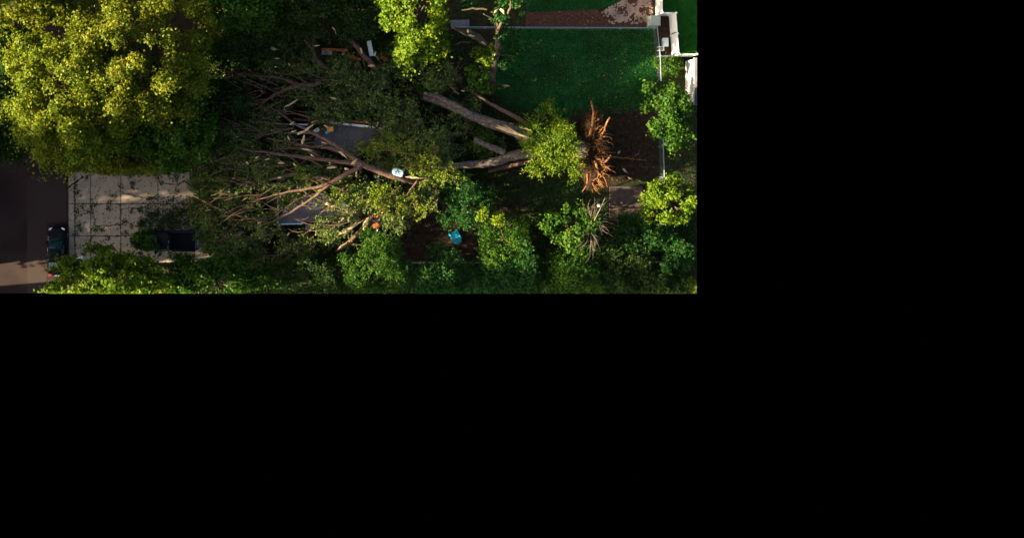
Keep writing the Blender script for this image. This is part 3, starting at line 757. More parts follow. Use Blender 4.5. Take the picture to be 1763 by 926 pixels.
limb([(758, 288, 2.8), (745, 305, 3.2), (720, 312, 3.6), (695, 308, 4.4), (660, 297, 4.9), (625, 284, 5.2)], [.26, .28, .30, .31, .30, .26], 'stem', BARK_R, sides=12, n=6)
BR = [
 ([(628, 285, 4.5), (605, 270, 4.6), (575, 248, 4.6), (545, 232, 4.6), (510, 214, 4.4), (473, 188, 4.0)], [.24, .2, .17, .14, .10, .05]),
 ([(628, 286, 4.5), (590, 279, 4.5), (545, 273, 4.5), (500, 268, 4.3), (455, 262, 4.2), (410, 256, 3.8)], [.22, .17, .15, .13, .09, .04]),
 ([(622, 287, 4.5), (592, 302, 4.5), (566, 317, 4.4), (530, 325, 4.2), (485, 333, 4.0), (440, 345, 3.6)], [.20, .18, .15, .11, .08, .03]),
 ([(574, 312, 4.4), (545, 336, 4.2), (515, 357, 4.0), (480, 376, 3.8), (452, 388, 3.4)], [.12, .10, .09, .06, .04]),
 ([(566, 246, 4.3), (545, 253, 4.2), (520, 250, 4.2), (498, 245, 4.1), (460, 238, 4.0)], [.12, .10, .09, .08, .05]),
 ([(592, 264, 4.5), (570, 255, 4.3), (552, 254, 4.2)], [.14, .11, .09]),
 ([(505, 221, 4.2), (480, 226, 4.1), (455, 233, 4.0), (430, 236, 3.7)], [.09, .07, .05, .03]),
 ([(500, 213, 4.1), (470, 213, 4.0), (440, 207, 3.8)], [.07, .05, .03]),
 ([(520, 298, 4.1), (492, 302, 4.1), (470, 308, 3.9), (446, 312, 3.7)], [.13, .14, .12, .07]),
 ([(552, 270, 4.2), (538, 262, 4.0), (520, 255, 3.9), (500, 256, 3.8)], [.12, .15, .14, .10]),
 ([(552, 285, 4.0), (538, 277, 4.0), (525, 272, 3.9)], [.11, .1, .08]),
 ([(570, 310, 4.2), (553, 306, 4.1), (540, 304, 4.0)], [.10, .08, .06]),
 ([(480, 283, 3.9), (462, 292, 3.8), (440, 300, 3.6)], [.08, .07, .05]),
 ([(470, 264, 4.1), (455, 272, 4.0), (435, 280, 3.7)], [.06, .05, .03]),
 ([(515, 240, 3.9), (495, 255, 3.8), (475, 268, 3.6)], [.07, .05, .03]),
 ([(553, 140, 3.4), (540, 146, 3.5), (515, 147, 3.7), (490, 155, 3.7), (465, 168, 3.6), (440, 190, 3.2)], [.24, .22, .20, .16, .12, .05]),
 ([(510, 147, 3.7), (495, 139, 3.8), (475, 133, 3.8), (440, 130, 3.7), (400, 125, 3.3), (370, 118, 3.0)], [.15, .12, .10, .08, .06, .03]),
 ([(475, 160, 3.6), (460, 172, 3.4), (430, 184, 3.1)], [.10, .07, .03]),
 ([(440, 130, 3.7), (410, 132, 3.5), (375, 137, 3.0)], [.06, .05, .03]),
 ([(455, 128, 3.6), (450, 112, 3.7), (438, 100, 3.6)], [.05, .04, .03]),
 ([(572, 124, 3.0), (556, 113, 3.2), (544, 102, 3.3), (537, 85, 3.3), (522, 66, 3.0)], [.22, .20, .18, .13, .07]),
 ([(540, 88, 3.3), (539, 75, 3.3), (539, 62, 3.1)], [.07, .06, .05]),
 ([(650, 122, 2.6), (628, 98, 2.9), (612, 78, 3.1), (596, 60, 3.0), (580, 42, 2.8)], [.24, .22, .20, .13, .05]),
 ([(560, 165, 3.0), (568, 177, 3.0), (578, 188, 2.9)], [.10, .13, .11]),
 ([(645, 365, 2.6), (628, 390, 2.5), (610, 408, 2.3), (592, 424, 2.1), (578, 432, 1.9)], [.22, .2, .17, .13, .07]),
 ([(607, 412, 2.2), (596, 432, 2.0), (588, 448, 1.8), (575, 460, 1.6)], [.12, .09, .06, .03]),
 ([(650, 355, 2.8), (668, 342, 3.0), (690, 325, 3.2)], [.18, .2, .2]),
 ([(448, 386, 3.0), (455, 395, 3.0), (457, 404, 2.9), (447, 411, 2.7)], [.12, .13, .12, .08]),
 ([(600, 378, 2.9), (580, 388, 2.7), (555, 398, 2.4), (540, 404, 2.2)], [.1, .09, .07, .05]),
 ([(420, 398, 3.0), (398, 408, 2.9), (375, 416, 2.6)], [.06, .05, .03]),
 ([(420, 372, 3.0), (395, 400, 2.8), (378, 414, 2.5)], [.05, .04, .03]),
 ([(745, 282, 4.0), (720, 268, 4.4), (690, 262, 4.5), (660, 258, 4.3)], [.11, .09, .07, .04]),
 ([(745, 283, 4.0), (742, 268, 4.4), (752, 256, 4.5)], [.07, .06, .03]),
 ([(740, 286, 4.0), (715, 290, 4.5), (690, 285, 4.5)], [.07, .05, .03]),
 ([(720, 310, 4.0), (700, 335, 4.2), (670, 350, 4.1)], [.10, .07, .04]),
 ([(912, 217, 1.8), (885, 200, 1.9), (850, 182, 1.8), (818, 163, 1.6)], [.2, .19, .15, .08]),
 ([(836, 172, 1.9), (826, 165, 2.0), (812, 160, 1.9)], [.06, .07, .05]),
 ([(790, 162, 2.3), (775, 148, 2.4), (760, 130, 2.2)], [.09, .07, .04]),
 ([(515, 432, 2.1), (480, 438, 2.0), (440, 442, 1.8)], [.08, .06, .04]),
 ([(920, 275, 1.3), (880, 285, 1.0), (840, 295, .8)], [.25, .22, .15]),
]
for px, rad in BR: limb([(x, y, z + .7 if z > 2.2 else z) for x, y, z in px], [r * 1.12 for r in rad], 'branch', BARK_R, sides=8)
# finer twigs raking leftwards through the crown
for i in range(120):
    x = rg.uniform(395, 620); y = rg.uniform(120, 400)
    if 560 < x < 670 and 205 < y < 255: continue
    a = math.atan2((y - 290) * .55, 260) + rg.normal() * .35; l = rg.uniform(25, 75); z = rg.uniform(4.5, 5.2)
    limb([(x, y, z), (x - l * .5, y + l * .5 * math.sin(a) + rg.normal() * 3, z + .2), (x - l, y + l * math.sin(a) + rg.normal() * 5, z - .3)], [.048, .034, .012], 'twig', BARK_R, sides=4, n=2)

# torn pale wood on the fallen tree
def shard(px, py, L, wd, ang, z, parent=ft, name='splinter', m=TORN, tilt=None):
    """a split wedge of wood: L, wd in metres, ang in degrees in the picture"""
    mb = MB(); k = 6; v = []
    prof = [(0, .12), (.10, .55), (.3, 1), (.55, .8), (.8, .4), (1, .03)]
    for i, (t, s) in enumerate(prof):
        jx = rg.normal() * .06 * wd
        for (a, b) in ((-.5, 0), (-.2, .32), (.25, .36), (.5, 0.05), (.1, -.25)):
            v.append((t * L - L / 2, a * wd * s * (1 + rg.normal() * .12) + jx, b * wd * s))
    for i in range(len(prof) - 1):
        for j in range(5): mb.f.append((i*5 + j, i*5 + (j+1) % 5, (i+1)*5 + (j+1) % 5, (i+1)*5 + j))
    mb.f.append((4, 3, 2, 1, 0)); mb.f.append(tuple(25 + j for j in range(5)))
    M = Matrix.Translation(P(px, py, z)) @ Matrix.Rotation(math.radians(-ang), 4, 'Z') @ Matrix.Rotation(rg.normal() * .15 if tilt is None else tilt, 4, 'Y')
    mb.v = [tuple(M @ Vector(p)) for p in v]
    return mb.build(name, m, parent)
SH = [ # x, y, length px, width px, angle (deg, clockwise in picture), z
 (886, 229, 62, 7, 17, 2.85), (905, 222, 22, 4, 16, 2.9), (868, 220, 26, 3, 18, 2.9),
 (522, 240, 16, 5, -78, 4.7), (532, 220, 20, 5, -38, 4.7), (520, 228, 16, 5, -25, 4.7), (506, 226, 10, 3, -20, 4.5), (497, 238, 8, 4, 60, 4.5),
 (590, 266, 15, 5, 40, 4.7), (558, 246, 9, 3, 15, 4.4), (529, 258, 18, 3, 12, 4.3), (538, 268, 8, 3, 40, 4.7), (571, 288, 16, 4, -8, 4.5), (568, 281, 5, 3, 30, 4.6),
 (484, 281, 12, 4, 6, 4.1), (482, 306, 8, 4, 0, 4.3), (508, 284, 9, 4, 40, 4.3), (443, 271, 6, 4, -30, 4.2), (610, 278, 12, 6, -40, 4.8), (597, 291, 8, 6, 10, 4.7),
 (613, 299, 12, 3, 88, 4.2), (603, 303, 8, 3, -10, 4.1), (503, 212, 8, 3, -30, 4.3), (540, 210, 10, 4, -30, 3.0),
 (471, 84, 14, 5, 20, 3.6), (477, 101, 9, 4, 0, 3.6), (575, 50, 9, 4, 45, 3.3), (578, 57, 6, 3, 70, 3.3), (593, 63, 10, 4, 30, 3.3), (622, 88, 11, 5, 80, 3.4), (546, 79, 10, 3, -6, 3.5),
 (591, 93, 6, 5, -40, 2.6), (640, 114, 12, 5, 5, 3.0), (643, 127, 8, 3, 5, 2.9), (579, 188, 8, 5, 25, 3.1), (502, 178, 26, 4, -28, 3.8), (578, 170, 20, 3, 12, 3.3), (450, 108, 10, 3, 50, 3.6), (498, 112, 5, 4, 60, 3.5),
 (604, 392, 46, 9, -32, 2.9), (631, 383, 24, 10, -62, 2.85), (591, 422, 24, 5, -38, 2.3), (589, 379, 16, 6, -40, 2.9), (586, 386, 10, 5, -60, 2.8), (605, 372, 7, 3, 60, 2.8), (565, 351, 8, 7, 0, 3.9), (573, 355, 6, 3, -20, 3.9),
 (612, 421, 20, 6, 4, 2.2), (497, 403, 8, 3, -50, 2.4), (541, 423, 9, 3, -55, 2.1), (382, 361, 8, 3, 5, 2.6), (358, 362, 9, 2.5, -8, 2.5), (447, 384, 6, 5, 0, 3.2), (445, 371, 5, 3, -30, 3.0),
 (426, 281, 6, 5, 30, 3.9), (461, 274, 9, 4, -15, 4.0), (618, 352, 6, 4, 30, 3.0), (627, 363, 7, 4, -40, 3.0), (661, 365, 10, 3, -30, 3.1), (746, 287, 6, 6, 0, 4.3), (715, 306, 30, 5, 4, 4.05),
 (830, 170, 16, 3.5, 28, 2.1), (778, 148, 14, 3, 50, 2.4), (798, 157, 8, 3, 10, 2.2), (880, 213, 9, 3, 5, 2.2), (562, 218, 9, 4, 25, 3.6)]
for s in SH:
    shard(s[0], s[1], s[2] / 16.5, s[3] / 16.5 * .72, s[4], s[5] + (.95 if s[5] > 2.2 and s[0] < 760 else .22), tilt=0 if s[0] > 760 else None)
    if s[2] > 11: shard(s[0] + rg.normal() * 1.5, s[1] + rg.normal() * 1.5, s[2] / 17.2 * .7, s[3] / 17.2 * .35, s[4] + rg.normal() * 9, s[5] + (1.0 if s[5] > 2.2 and s[0] < 760 else .26), tilt=0 if s[0] > 760 else None)
for i in range(60):
    x, y = rg.uniform(400, 720), rg.uniform(60, 430)
    shard(x, y, rg.uniform(.18, .5), rg.uniform(.035, .08), rg.uniform(-70, 70), 4.4 if 120 < y < 370 else 3.2)
# loose splinters lying in the open
for (x, y, l, wd, a, z, lab) in ((1076, 294, 12, 4, 45, .1, 'upper pale wood splinter on the soil above the concrete pad'), (1085, 307, 10, 3, 30, .1, 'lower pale wood splinter on the soil above the concrete pad'),
        (872, 148, 12, 4, 5, .15, 'pale splinter on the lawn right of the broken standing tree'), (1066, 262, 7, 4, -50, .2, 'small pale splinter right of the root plate')):
    tag(shard(x, y, l / 18, wd / 18, a, z, None, 'wood_splinter', tilt=0), lab, 'splinter', 'loose splinters of torn wood')

# root plate
rp_pts = MB(); c0 = P(1003, 262)
rows_, colsn = 13, 26
def plate_v(i, j, side):
    t = i / (rows_ - 1); an = 2 * math.pi * j / colsn
    ry, rz = 3.3, 2.0
    w1 = 1 + .13 * math.sin(3 * an + 1) + .09 * math.sin(7 * an) + .06 * math.sin(13 * an + 2)
    y = math.cos(an) * ry * t * w1; z = 1.55 + math.sin(an) * rz * t * w1
    x = (.55 - .35 * t ** 2) * side + .25 * (z - 1.5) + .10 * math.sin(y * 5 + z * 4) + .10 * math.sin(y * 9 - z * 7 + 1)
    return (c0.x + x, c0.y + y, max(-.05, z))
for side in (-1, 1):
    n0 = len(rp_pts.v)
    for i in range(rows_):
        for j in range(colsn): rp_pts.v.append(plate_v(i, j, side))
    for i in range(rows_ - 1):
        for j in range(colsn):
            q = (n0 + i*colsn + j, n0 + i*colsn + (j+1) % colsn, n0 + (i+1)*colsn + (j+1) % colsn, n0 + (i+1)*colsn + j)
            rp_pts.f.append(q if side > 0 else q[::-1])
n1 = rows_ * colsn
for j in range(colsn):
    a = (rows_ - 1) * colsn
    rp_pts.f.append((a + j, a + (j+1) % colsn, n1 + a + (j+1) % colsn, n1 + a + j))
plate = rp_pts.build('root_plate', surf('root_soil', [(.3, (.010, .006, .004)), (.6, (.032, .018, .012)), (.8, (.075, .04, .024))], 3.5, 1, bmp=1, dist=.12, spec=.05), ft)
RT = [([(1015, 235, 2.6), (1021, 215, 3.0), (1022, 195, 3.0), (1017, 173, 3.1)], [.26, .22, .18, .09]),
      ([(1018, 240, 2.5), (1025, 228, 2.9), (1023, 208, 3.1)], [.2, .16, .1]),
      ([(1032, 248, 3.3), (1037, 232, 3.7), (1044, 215, 3.9), (1050, 202, 3.9)], [.18, .15, .13, .10]),
      ([(1030, 240, 3.4), (1040, 236, 3.7), (1050, 236, 3.6), (1053, 241, 3.4)], [.12, .09, .07, .05]),
      ([(1032, 245, 3.4), (1045, 243, 3.6), (1057, 250, 3.4)], [.12, .09, .05]),
      ([(1030, 252, 3.4), (1042, 252, 3.6), (1050, 257, 3.5)], [.1, .08, .05]),
      ([(1032, 258, 3.5), (1045, 262, 3.5), (1060, 263, 3.2)], [.1, .08, .04]),
      ([(1030, 275, 3.5), (1042, 279, 3.9), (1052, 267, 4.1)], [.2, .17, .10]),
      ([(1028, 272, 3.5), (1036, 280, 3.8), (1040, 272, 4.0)], [.2, .16, .1]),
      ([(1028, 280, 3.5), (1040, 284, 3.8), (1058, 287, 3.5)], [.16, .12, .05]),
      ([(1030, 285, 3.4), (1040, 284, 3.7), (1048, 292, 3.5)], [.14, .12, .07]),
      ([(1029, 288, 3.3), (1031, 305, 3.0), (1036, 315, 2.6), (1039, 321, 2.2)], [.18, .15, .12, .08]),
      ([(1026, 278, 3.6), (1027, 284, 3.8), (1030, 292, 3.6)], [.2, .2, .12]),
      ([(1026, 270, 3.6), (1033, 275, 3.9), (1044, 276, 3.9)], [.16, .15, .08]),
      ([(1034, 268, 3.0), (1060, 271, 2.4), (1085, 273, 1.7), (1112, 276, 1.0)], [.12, .10, .08, .05]),
      ([(1088, 273, 1.6), (1098, 266, 1.6), (1101, 262, 1.5)], [.06, .05, .03]),
      ([(1020, 225, 2.9), (1027, 220, 3.1), (1030, 210, 3.0)], [.08, .06, .03]),
      ([(1018, 300, 2.9), (1021, 318, 2.4), (1027, 330, 1.8)], [.14, .1, .04]),
      ([(1012, 300, 2.6), (1010, 318, 2.0), (1002, 330, 1.2)], [.15, .10, .04]),
      ([(1000, 262, 2.2), (985, 250, 1.4), (965, 244, .5)], [.3, .2, .1]), ([(1000, 272, 2.0), (982, 280, 1.2), (960, 286, .3)], [.3, .2, .1])]
for px, rad in RT: limb(px, [r * .72 for r in rad], 'root', ROOT, plate, 7, .22, .05)
for i in range(34):
    y0 = rg.uniform(225, 312); x0 = 1026 + rg.normal() * 3; a = rg.normal() * .7 + (y0 - 268) * .012; l = rg.uniform(14, 34)
    limb([(x0, y0, 3.3), (x0 + l * .5 * math.cos(a), y0 + l * .5 * math.sin(a) + rg.normal() * 2, 3.7), (x0 + l * math.cos(a + .3), y0 + l * math.sin(a + .3), 3.2 + rg.normal() * .3)], [.075, .05, .018], 'root', ROOT, plate, 5, .2, .04)
for i in range(130):
    an = rg.uniform(-.3, math.pi + .3); t = rg.uniform(.75, 1.0)
    q = Vector(plate_v(int(t * 12), int(an / (2 * math.pi) * colsn) % colsn, 1)); d = Vector((rg.uniform(.1, 1.0), math.cos(an) * .9 + rg.normal() * .4, math.sin(an) * .9 + rg.normal() * .3)).normalized()
    l = rg.uniform(.4, 1.1)
    if q.z < .3: continue
    e = q + d * l; e.z = max(.05, e.z)
    mb = MB().tube([q - d * .15, q + d * l * .5 + Vector(rg.normal(size=3) * .07), e], [.045, .03, .012], 4); mb.build('rootlet', ROOT, plate)

# leaves of the fallen crown
rg = np.random.default_rng(99)
FCP = [(345, 100), (395, 62), (470, 45), (560, 50), (630, 95), (700, 105), (770, 108), (815, 150), (838, 190), (850, 235), (800, 262), (765, 300), (755, 345), (690, 395), (655, 375), (605, 425), (525, 448), (440, 452), (372, 430), (348, 388), (338, 300), (362, 230), (345, 165)]
ROOFA = [(575, 214), (668, 224), (632, 254), (560, 258), (545, 232)]
ROOFB = [(480, 381), (585, 376), (596, 352), (525, 340), (508, 352)]
x, y = scatter(FCP, 21000, rg)
nz = np.sin(x * .055 + 1.3) * np.sin(y * .07) + .7 * np.sin(x * .021 - y * .03) + .6 * np.sin(x * .11 + y * .09) * np.sin(y * .13 - x * .05) + .75 * np.sin(x * .27 + .03 * y) * np.sin(y * .31 - .05 * x + 2) + .3 * rg.normal(size=len(x))
keep = nz > -.12
keep &= ~(in_poly(x, y, ROOFA) & (rg.random(len(x)) < .93)) & ~(in_poly(x, y, ROOFB) & (rg.random(len(x)) < .9))
keep &= ~((np.abs(x - 648) < 22) & (np.abs(y - 383) < 16)) & ~((np.hypot(x - 525, y - 222) < 26) & (rg.random(len(x)) < .75)) & ~((np.hypot((x - 640) / 1.4, y - 88) < 22))
keep &= ~((np.hypot((x - 580) / 2.2, y - 93) < 15))
x, y, nz = x[keep], y[keep], nz[keep]
edge = np.minimum(np.minimum((x - 335) / 90, (850 - x) / 100), np.minimum((y - 50) / 60, (455 - y) / 60)).clip(.12, 1)
z = np.maximum(.25, (1.5 + 2.7 * rg.random(len(x)) + .6 * nz) * (.35 + .65 * edge))
# keep the big trunk clear of leaves on top
def clear(x, y, pts, wd):
    m = np.zeros(len(x), bool)
    for (ax, ay), (bx, by) in zip(pts[:-1], pts[1:]):
        t = np.clip(((x - ax) * (bx - ax) + (y - ay) * (by - ay)) / ((bx - ax) ** 2 + (by - ay) ** 2), 0, 1)
        m |= np.hypot(x - ax - t * (bx - ax), y - ay - t * (by - ay)) < wd
    return m
xd = x - 9
keep = ~(in_poly(xd, y, ROOFA) & (rg.random(len(x)) < .85)) & ~(in_poly(xd, y, ROOFB) & (rg.random(len(x)) < .85)) & ~((np.abs(x - 622) < 34) & (np.abs(y - 387) < 17) & (rg.random(len(x)) < .9))
x, y, nz, z = x[keep], y[keep], nz[keep], z[keep]
on = clear(x, y, [(925, 244), (880, 224), (830, 207)], 16) | clear(x, y, [(800, 192), (729, 165)], 17) | clear(x, y, [(885, 268), (845, 280), (765, 288)], 13) | clear(x, y, [(865, 262), (816, 240)], 11)
z = np.where(on, np.minimum(z, 1.0), z)
on2 = clear(x, y, [(720, 312), (660, 297), (625, 285)], 10) | clear(x, y, [(553, 143), (515, 147), (465, 168)], 8) | clear(x, y, [(628, 285), (545, 232), (510, 214)], 7) | clear(x, y, [(628, 286), (545, 273), (455, 262)], 6) | clear(x, y, [(622, 287), (566, 317), (485, 333)], 6) | clear(x, y, [(574, 312), (515, 357), (470, 380)], 5) | clear(x, y, [(572, 124), (544, 102), (530, 75)], 8) | clear(x, y, [(650, 122), (612, 78), (590, 52)], 8) | clear(x, y, [(645, 365), (610, 408), (580, 432)], 9)
z = np.where(on2, np.minimum(z, 2.2), z)
xa, ya = scatter([(338, 262), (440, 240), (455, 440), (365, 436), (345, 390)], 2600, rg)
ka = np.sin(xa * .2) * np.sin(ya * .23 + 1) + .4 * rg.normal(size=len(xa)) > -.35; xa, ya = xa[ka], ya[ka]
x = np.r_[x, xa]; y = np.r_[y, ya]; z = np.r_[z, .3 + 2.0 * rg.random(len(xa)) * np.clip((xa - 325) / 70, .2, 1)]
o = world_pts(x, y, z)
th = math.pi + rg.normal(size=len(x)) * .75 + (y - 270) * .0035
d = np.c_[np.cos(th), np.sin(th), rg.normal(size=len(x)) * .35 + .25]
ln = rg.uniform(.6, 1.5, len(x))
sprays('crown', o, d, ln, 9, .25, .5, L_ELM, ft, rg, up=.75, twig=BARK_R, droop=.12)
# the upper sprays that reach the sun, sunlight also put into their leaf colour
HI = [(640, 255, 34, 14, 5.0, 60), (690, 250, 45, 18, 5.3, 120), (725, 275, 35, 20, 5.4, 130), (770, 300, 32, 18, 5.0, 110), (665, 335, 40, 14, 5.0, 100), (690, 350, 45, 18, 4.6, 120), (732, 362, 12, 12, 4.2, 25),
      (527, 297, 12, 8, 5.5, 45), (590, 345, 40, 16, 4.2, 70), (655, 345, 20, 12, 5.2, 50), (600, 330, 20, 8, 4.3, 30), (745, 275, 12, 10, 5.2, 25)]
oo = []
for (cx, cy, sx, sy, zz, n) in HI:
    xx = rg.normal(size=n) * sx * .5 + cx; yy = rg.normal(size=n) * sy * .5 + cy; oo.append(world_pts(xx, yy, zz + rg.normal(size=n) * .35)[:max(18, int(n * .5))])
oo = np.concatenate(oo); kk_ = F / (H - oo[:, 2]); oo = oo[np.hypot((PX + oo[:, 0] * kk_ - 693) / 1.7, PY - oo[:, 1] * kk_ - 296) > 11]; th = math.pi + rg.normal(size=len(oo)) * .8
sprays('upper_crown', oo, np.c_[np.cos(th), np.sin(th), rg.normal(size=len(oo)) * .3 + .2], rg.uniform(.5, 1.1, len(oo)), 11, .2, .55, L_SUN_TINT, ft, rg, twig=BARK_R, droop=.1)

# torn leafy branch lying on the drive by the pickup
db = empty('torn_branch', P(290, 375), 'torn leafy branch lying on the concrete drive above the pickup', 'branch')
pts, rr = smooth_path([P(345, 372, .35), P(310, 372, .3), P(285, 378, .2), P(255, 386, .12)], [.07, .05, .04, .015], 4, .03, rg)
MB().tube(pts, rr, 6, .1, rg).build('stem', BARK_D, db)
x = rg.uniform(235, 360, 330); y = 380 + rg.normal(size=330) * 11 - (x - 290) * .12
k = np.sin(x * .15) * np.sin(y * .22 + 1) > -.25; x, y = x[k], y[k]
o = world_pts(x, y, .15 + .35 * rg.random(len(x)) * (x - 220) / 140); th = rg.uniform(0, 6.28, len(x))
sprays('leaves', o, np.c_[np.cos(th), np.sin(th), .1 * np.ones(len(x))], rg.uniform(.3, .8, len(x)), 8, .19, .55, L_DARK, db, rg)

# ------------------------------------------------------------------ broken standing tree
bt = empty('broken_tree', P(843, 157), 'leaning broken tree with bare splintered top beside the back lawn', 'tree')
limb([(843, 158, -.1), (845, 145, 1.6), (849, 118, 4.5), (854, 92, 7.5), (857, 72, 9.5)], [.48, .40, .35, .30, .22], 'trunk', BARK_D, bt, 12, .08, .05)
for px, rad in (([(856, 76, 9.2), (857, 55, 10.8), (866, 32, 12.2), (877, 18, 13.2), (879, 2, 14)], [.2, .16, .13, .10, .06]), ([(857, 60, 10.4), (853, 42, 11.4), (846, 31, 12), (832, 24, 12.4)], [.12, .10, .07, .04]),
                ([(858, 50, 11), (856, 36, 11.9), (852, 24, 12.5), (846, 20, 12.6)], [.11, .09, .08, .06]), ([(840, 17, 12.3), (820, 15, 12.2), (795, 18, 12)], [.07, .09, .04]),
                ([(838, 78, 7), (818, 62, 7.4), (800, 56, 7.6), (780, 48, 7.8)], [.24, .30, .20, .09]), ([(822, 66, 7.3), (812, 56, 7.6), (806, 51, 7.7)], [.16, .14, .08]),
                ([(812, 73, 7.1), (795, 73, 7.2), (784, 77, 7)], [.08, .06, .03]), ([(853, 95, 7), (870, 95, 7.2), (884, 98, 7)], [.07, .05, .03]),
                ([(851, 105, 6), (862, 115, 5.6), (870, 118, 5.2)], [.06, .05, .03]), ([(848, 122, 4.3), (840, 112, 5), (834, 100, 5.4)], [.05, .04, .03]), ([(838, 78, 7), (848, 86, 7.2), (853, 92, 7.4)], [.2, .18, .15]),
                ([(848, 135, 2.5), (860, 145, 2), (868, 149, 1.6)], [.05, .05, .06])):
    limb(px, rad, 'limb', BARK_D, bt, 7, .1, .05)
for s in ((865, 20, 11, 5, 65, 13), (874, 30, 10, 4, 10, 12.6), (855, 19, 11, 4, -45, 12.7), (812, 62, 12, 4, 15, 7.8), (806, 54, 8, 4, 80, 7.9), (833, 75, 12, 4, 40, 7.4), (852, 93, 7, 4, 90, 8)):
    shard(s[0], s[1], s[2] / 19, s[3] / 19, s[4], s[5], bt)
def puff(parts, leaf, parent, n, size, rg, name='foliage', flat=.7):
    cs, ns = [], []
    for (px, py, rx, ry, z) in parts:
        k = (H - z) / F; m = int(2.6 * n * rx * ry / 420)
        q, w_n, _ = crown_points(np.array(P(px, py, z)), np.array([rx * k, ry * k, min(rx, ry) * k * flat]), m, 14, rg, (.22, .5), -.5, .5)
        cs.append(q); ns.append(w_n)
    c = np.concatenate(cs); s = np.concatenate(ns)
    return link(name, leaf_mesh(name, c, s, size * (.65 + .7 * rg.random(len(c))), .68, rg=rg), leaf, parent)
puff([(838, 98, 20, 15, 7.5), (824, 90, 14, 9, 7.6), (852, 84, 11, 10, 8.4)], L_LIME, bt, 220, .27, rg)
puff([(825, 128, 20, 17, 5), (812, 122, 13, 9, 5), (835, 149, 22, 11, 3), (816, 140, 14, 13, 4)], L_GREEN, bt, 200, .27, rg)
puff([(876, 85, 22, 18, 7), (868, 105, 16, 14, 6), (890, 60, 16, 14, 8.5), (885, 18, 30, 24, 12), (800, 8, 22, 12, 11), (858, 28, 22, 16, 12.6), (862, 55, 14, 14, 10.5)], L_TEAL, bt, 170, .22, rg)

# ------------------------------------------------------------------ standing trees and shrubs
G1 = 'broadleaf trees beside the street'; G2 = 'young trees and shrubs along the bottom'; G3 = 'shrubs along the right fence'
tree('maple_tree', 'large sunlit golden green maple above the drive', 122, 158, 114, 124, 4.5, 16.5, L_GOLD, 40000, .24, 150, 1, .34, group=G1, lump_r=(.09, .19), shell=.74)
tree('maple_tree', 'tall olive yellow tree right of the big maple', 256, 100, 118, 120, 4.5, 16.8, L_OLIVE, 40000, .23, 150, 2, .34, group=G1, lump_r=(.09, .19), shell=.74)
tree('maple_tree', 'green lower tree between the maple and the drive', 305, 225, 70, 72, 2.5, 11.5, L_GREEN, 15000, .28, 80, 3, .22, group=G1, lump_r=(.14, .28))
tree('maple_tree', 'yellow green tree cut by the top left corner', 45, -4, 96, 54, 5, 16.5, L_OLIVE, 13000, .29, 90, 4, .3, group=G1, lump_r=(.12, .26))
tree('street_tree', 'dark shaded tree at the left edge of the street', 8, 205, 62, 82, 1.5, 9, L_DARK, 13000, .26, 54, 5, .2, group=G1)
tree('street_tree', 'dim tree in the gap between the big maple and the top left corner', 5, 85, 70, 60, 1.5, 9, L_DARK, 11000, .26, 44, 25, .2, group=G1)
tree('maple_tree', 'sunlit tree filling the fork between the big maple and olive tree', 190, 160, 78, 100, 4, 15.2, L_GOLD, 17000, .24, 90, 26, .2, group=G1, lump_r=(.10, .2))
tree('oak_tree', 'green tree at the top edge left of the dark gap', 410, 5, 78, 55, 3, 13, L_GREEN, 13000, .25, 50, 6, .26, group=G1)
tree('oak_tree', 'olive bush under the lower edge of the maple', 225, 276, 112, 24, .6, 6, L_OLIVE, 9000, .24, 50, 7, .14, 'shrub', G1)
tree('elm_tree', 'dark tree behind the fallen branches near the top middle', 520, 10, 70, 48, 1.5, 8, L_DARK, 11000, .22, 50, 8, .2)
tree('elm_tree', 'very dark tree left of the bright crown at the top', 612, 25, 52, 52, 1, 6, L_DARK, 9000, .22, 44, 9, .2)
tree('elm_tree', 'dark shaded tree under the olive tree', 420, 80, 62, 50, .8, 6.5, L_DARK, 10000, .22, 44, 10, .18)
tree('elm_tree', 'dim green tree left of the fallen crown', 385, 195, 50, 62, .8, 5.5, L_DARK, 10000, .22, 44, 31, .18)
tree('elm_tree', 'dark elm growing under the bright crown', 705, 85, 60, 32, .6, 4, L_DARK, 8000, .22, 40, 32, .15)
zt_ = tree('linden_tree', 'bright lime and yellow crown standing at the top middle', 716, 28, 64, 82, 4, 13.5, L_LIME, 9500, .29, 44, 11, .26, shell=.8, lump_r=(.14, .30), low=-.1)
tree('locust_tree', 'bright yellow green tree along the bottom by the sedan', 190, 478, 108, 50, 1.5, 9.5, L_LIME, 17000, .29, 90, 12, .22, group=G2, lump_r=(.12, .24))
tree('locust_tree', 'green tree at the bottom right of the pickup', 370, 483, 85, 45, 1.0, 6.8, L_GREEN, 12000, .28, 70, 13, .2, group=G2, lump_r=(.12, .26))
tree('street_shrub', 'small green bush covering the front of the pickup', 252, 412, 24, 18, .5, 3.6, L_GREEN, 3200, .2, 18, 14, .08, 'shrub', G2)
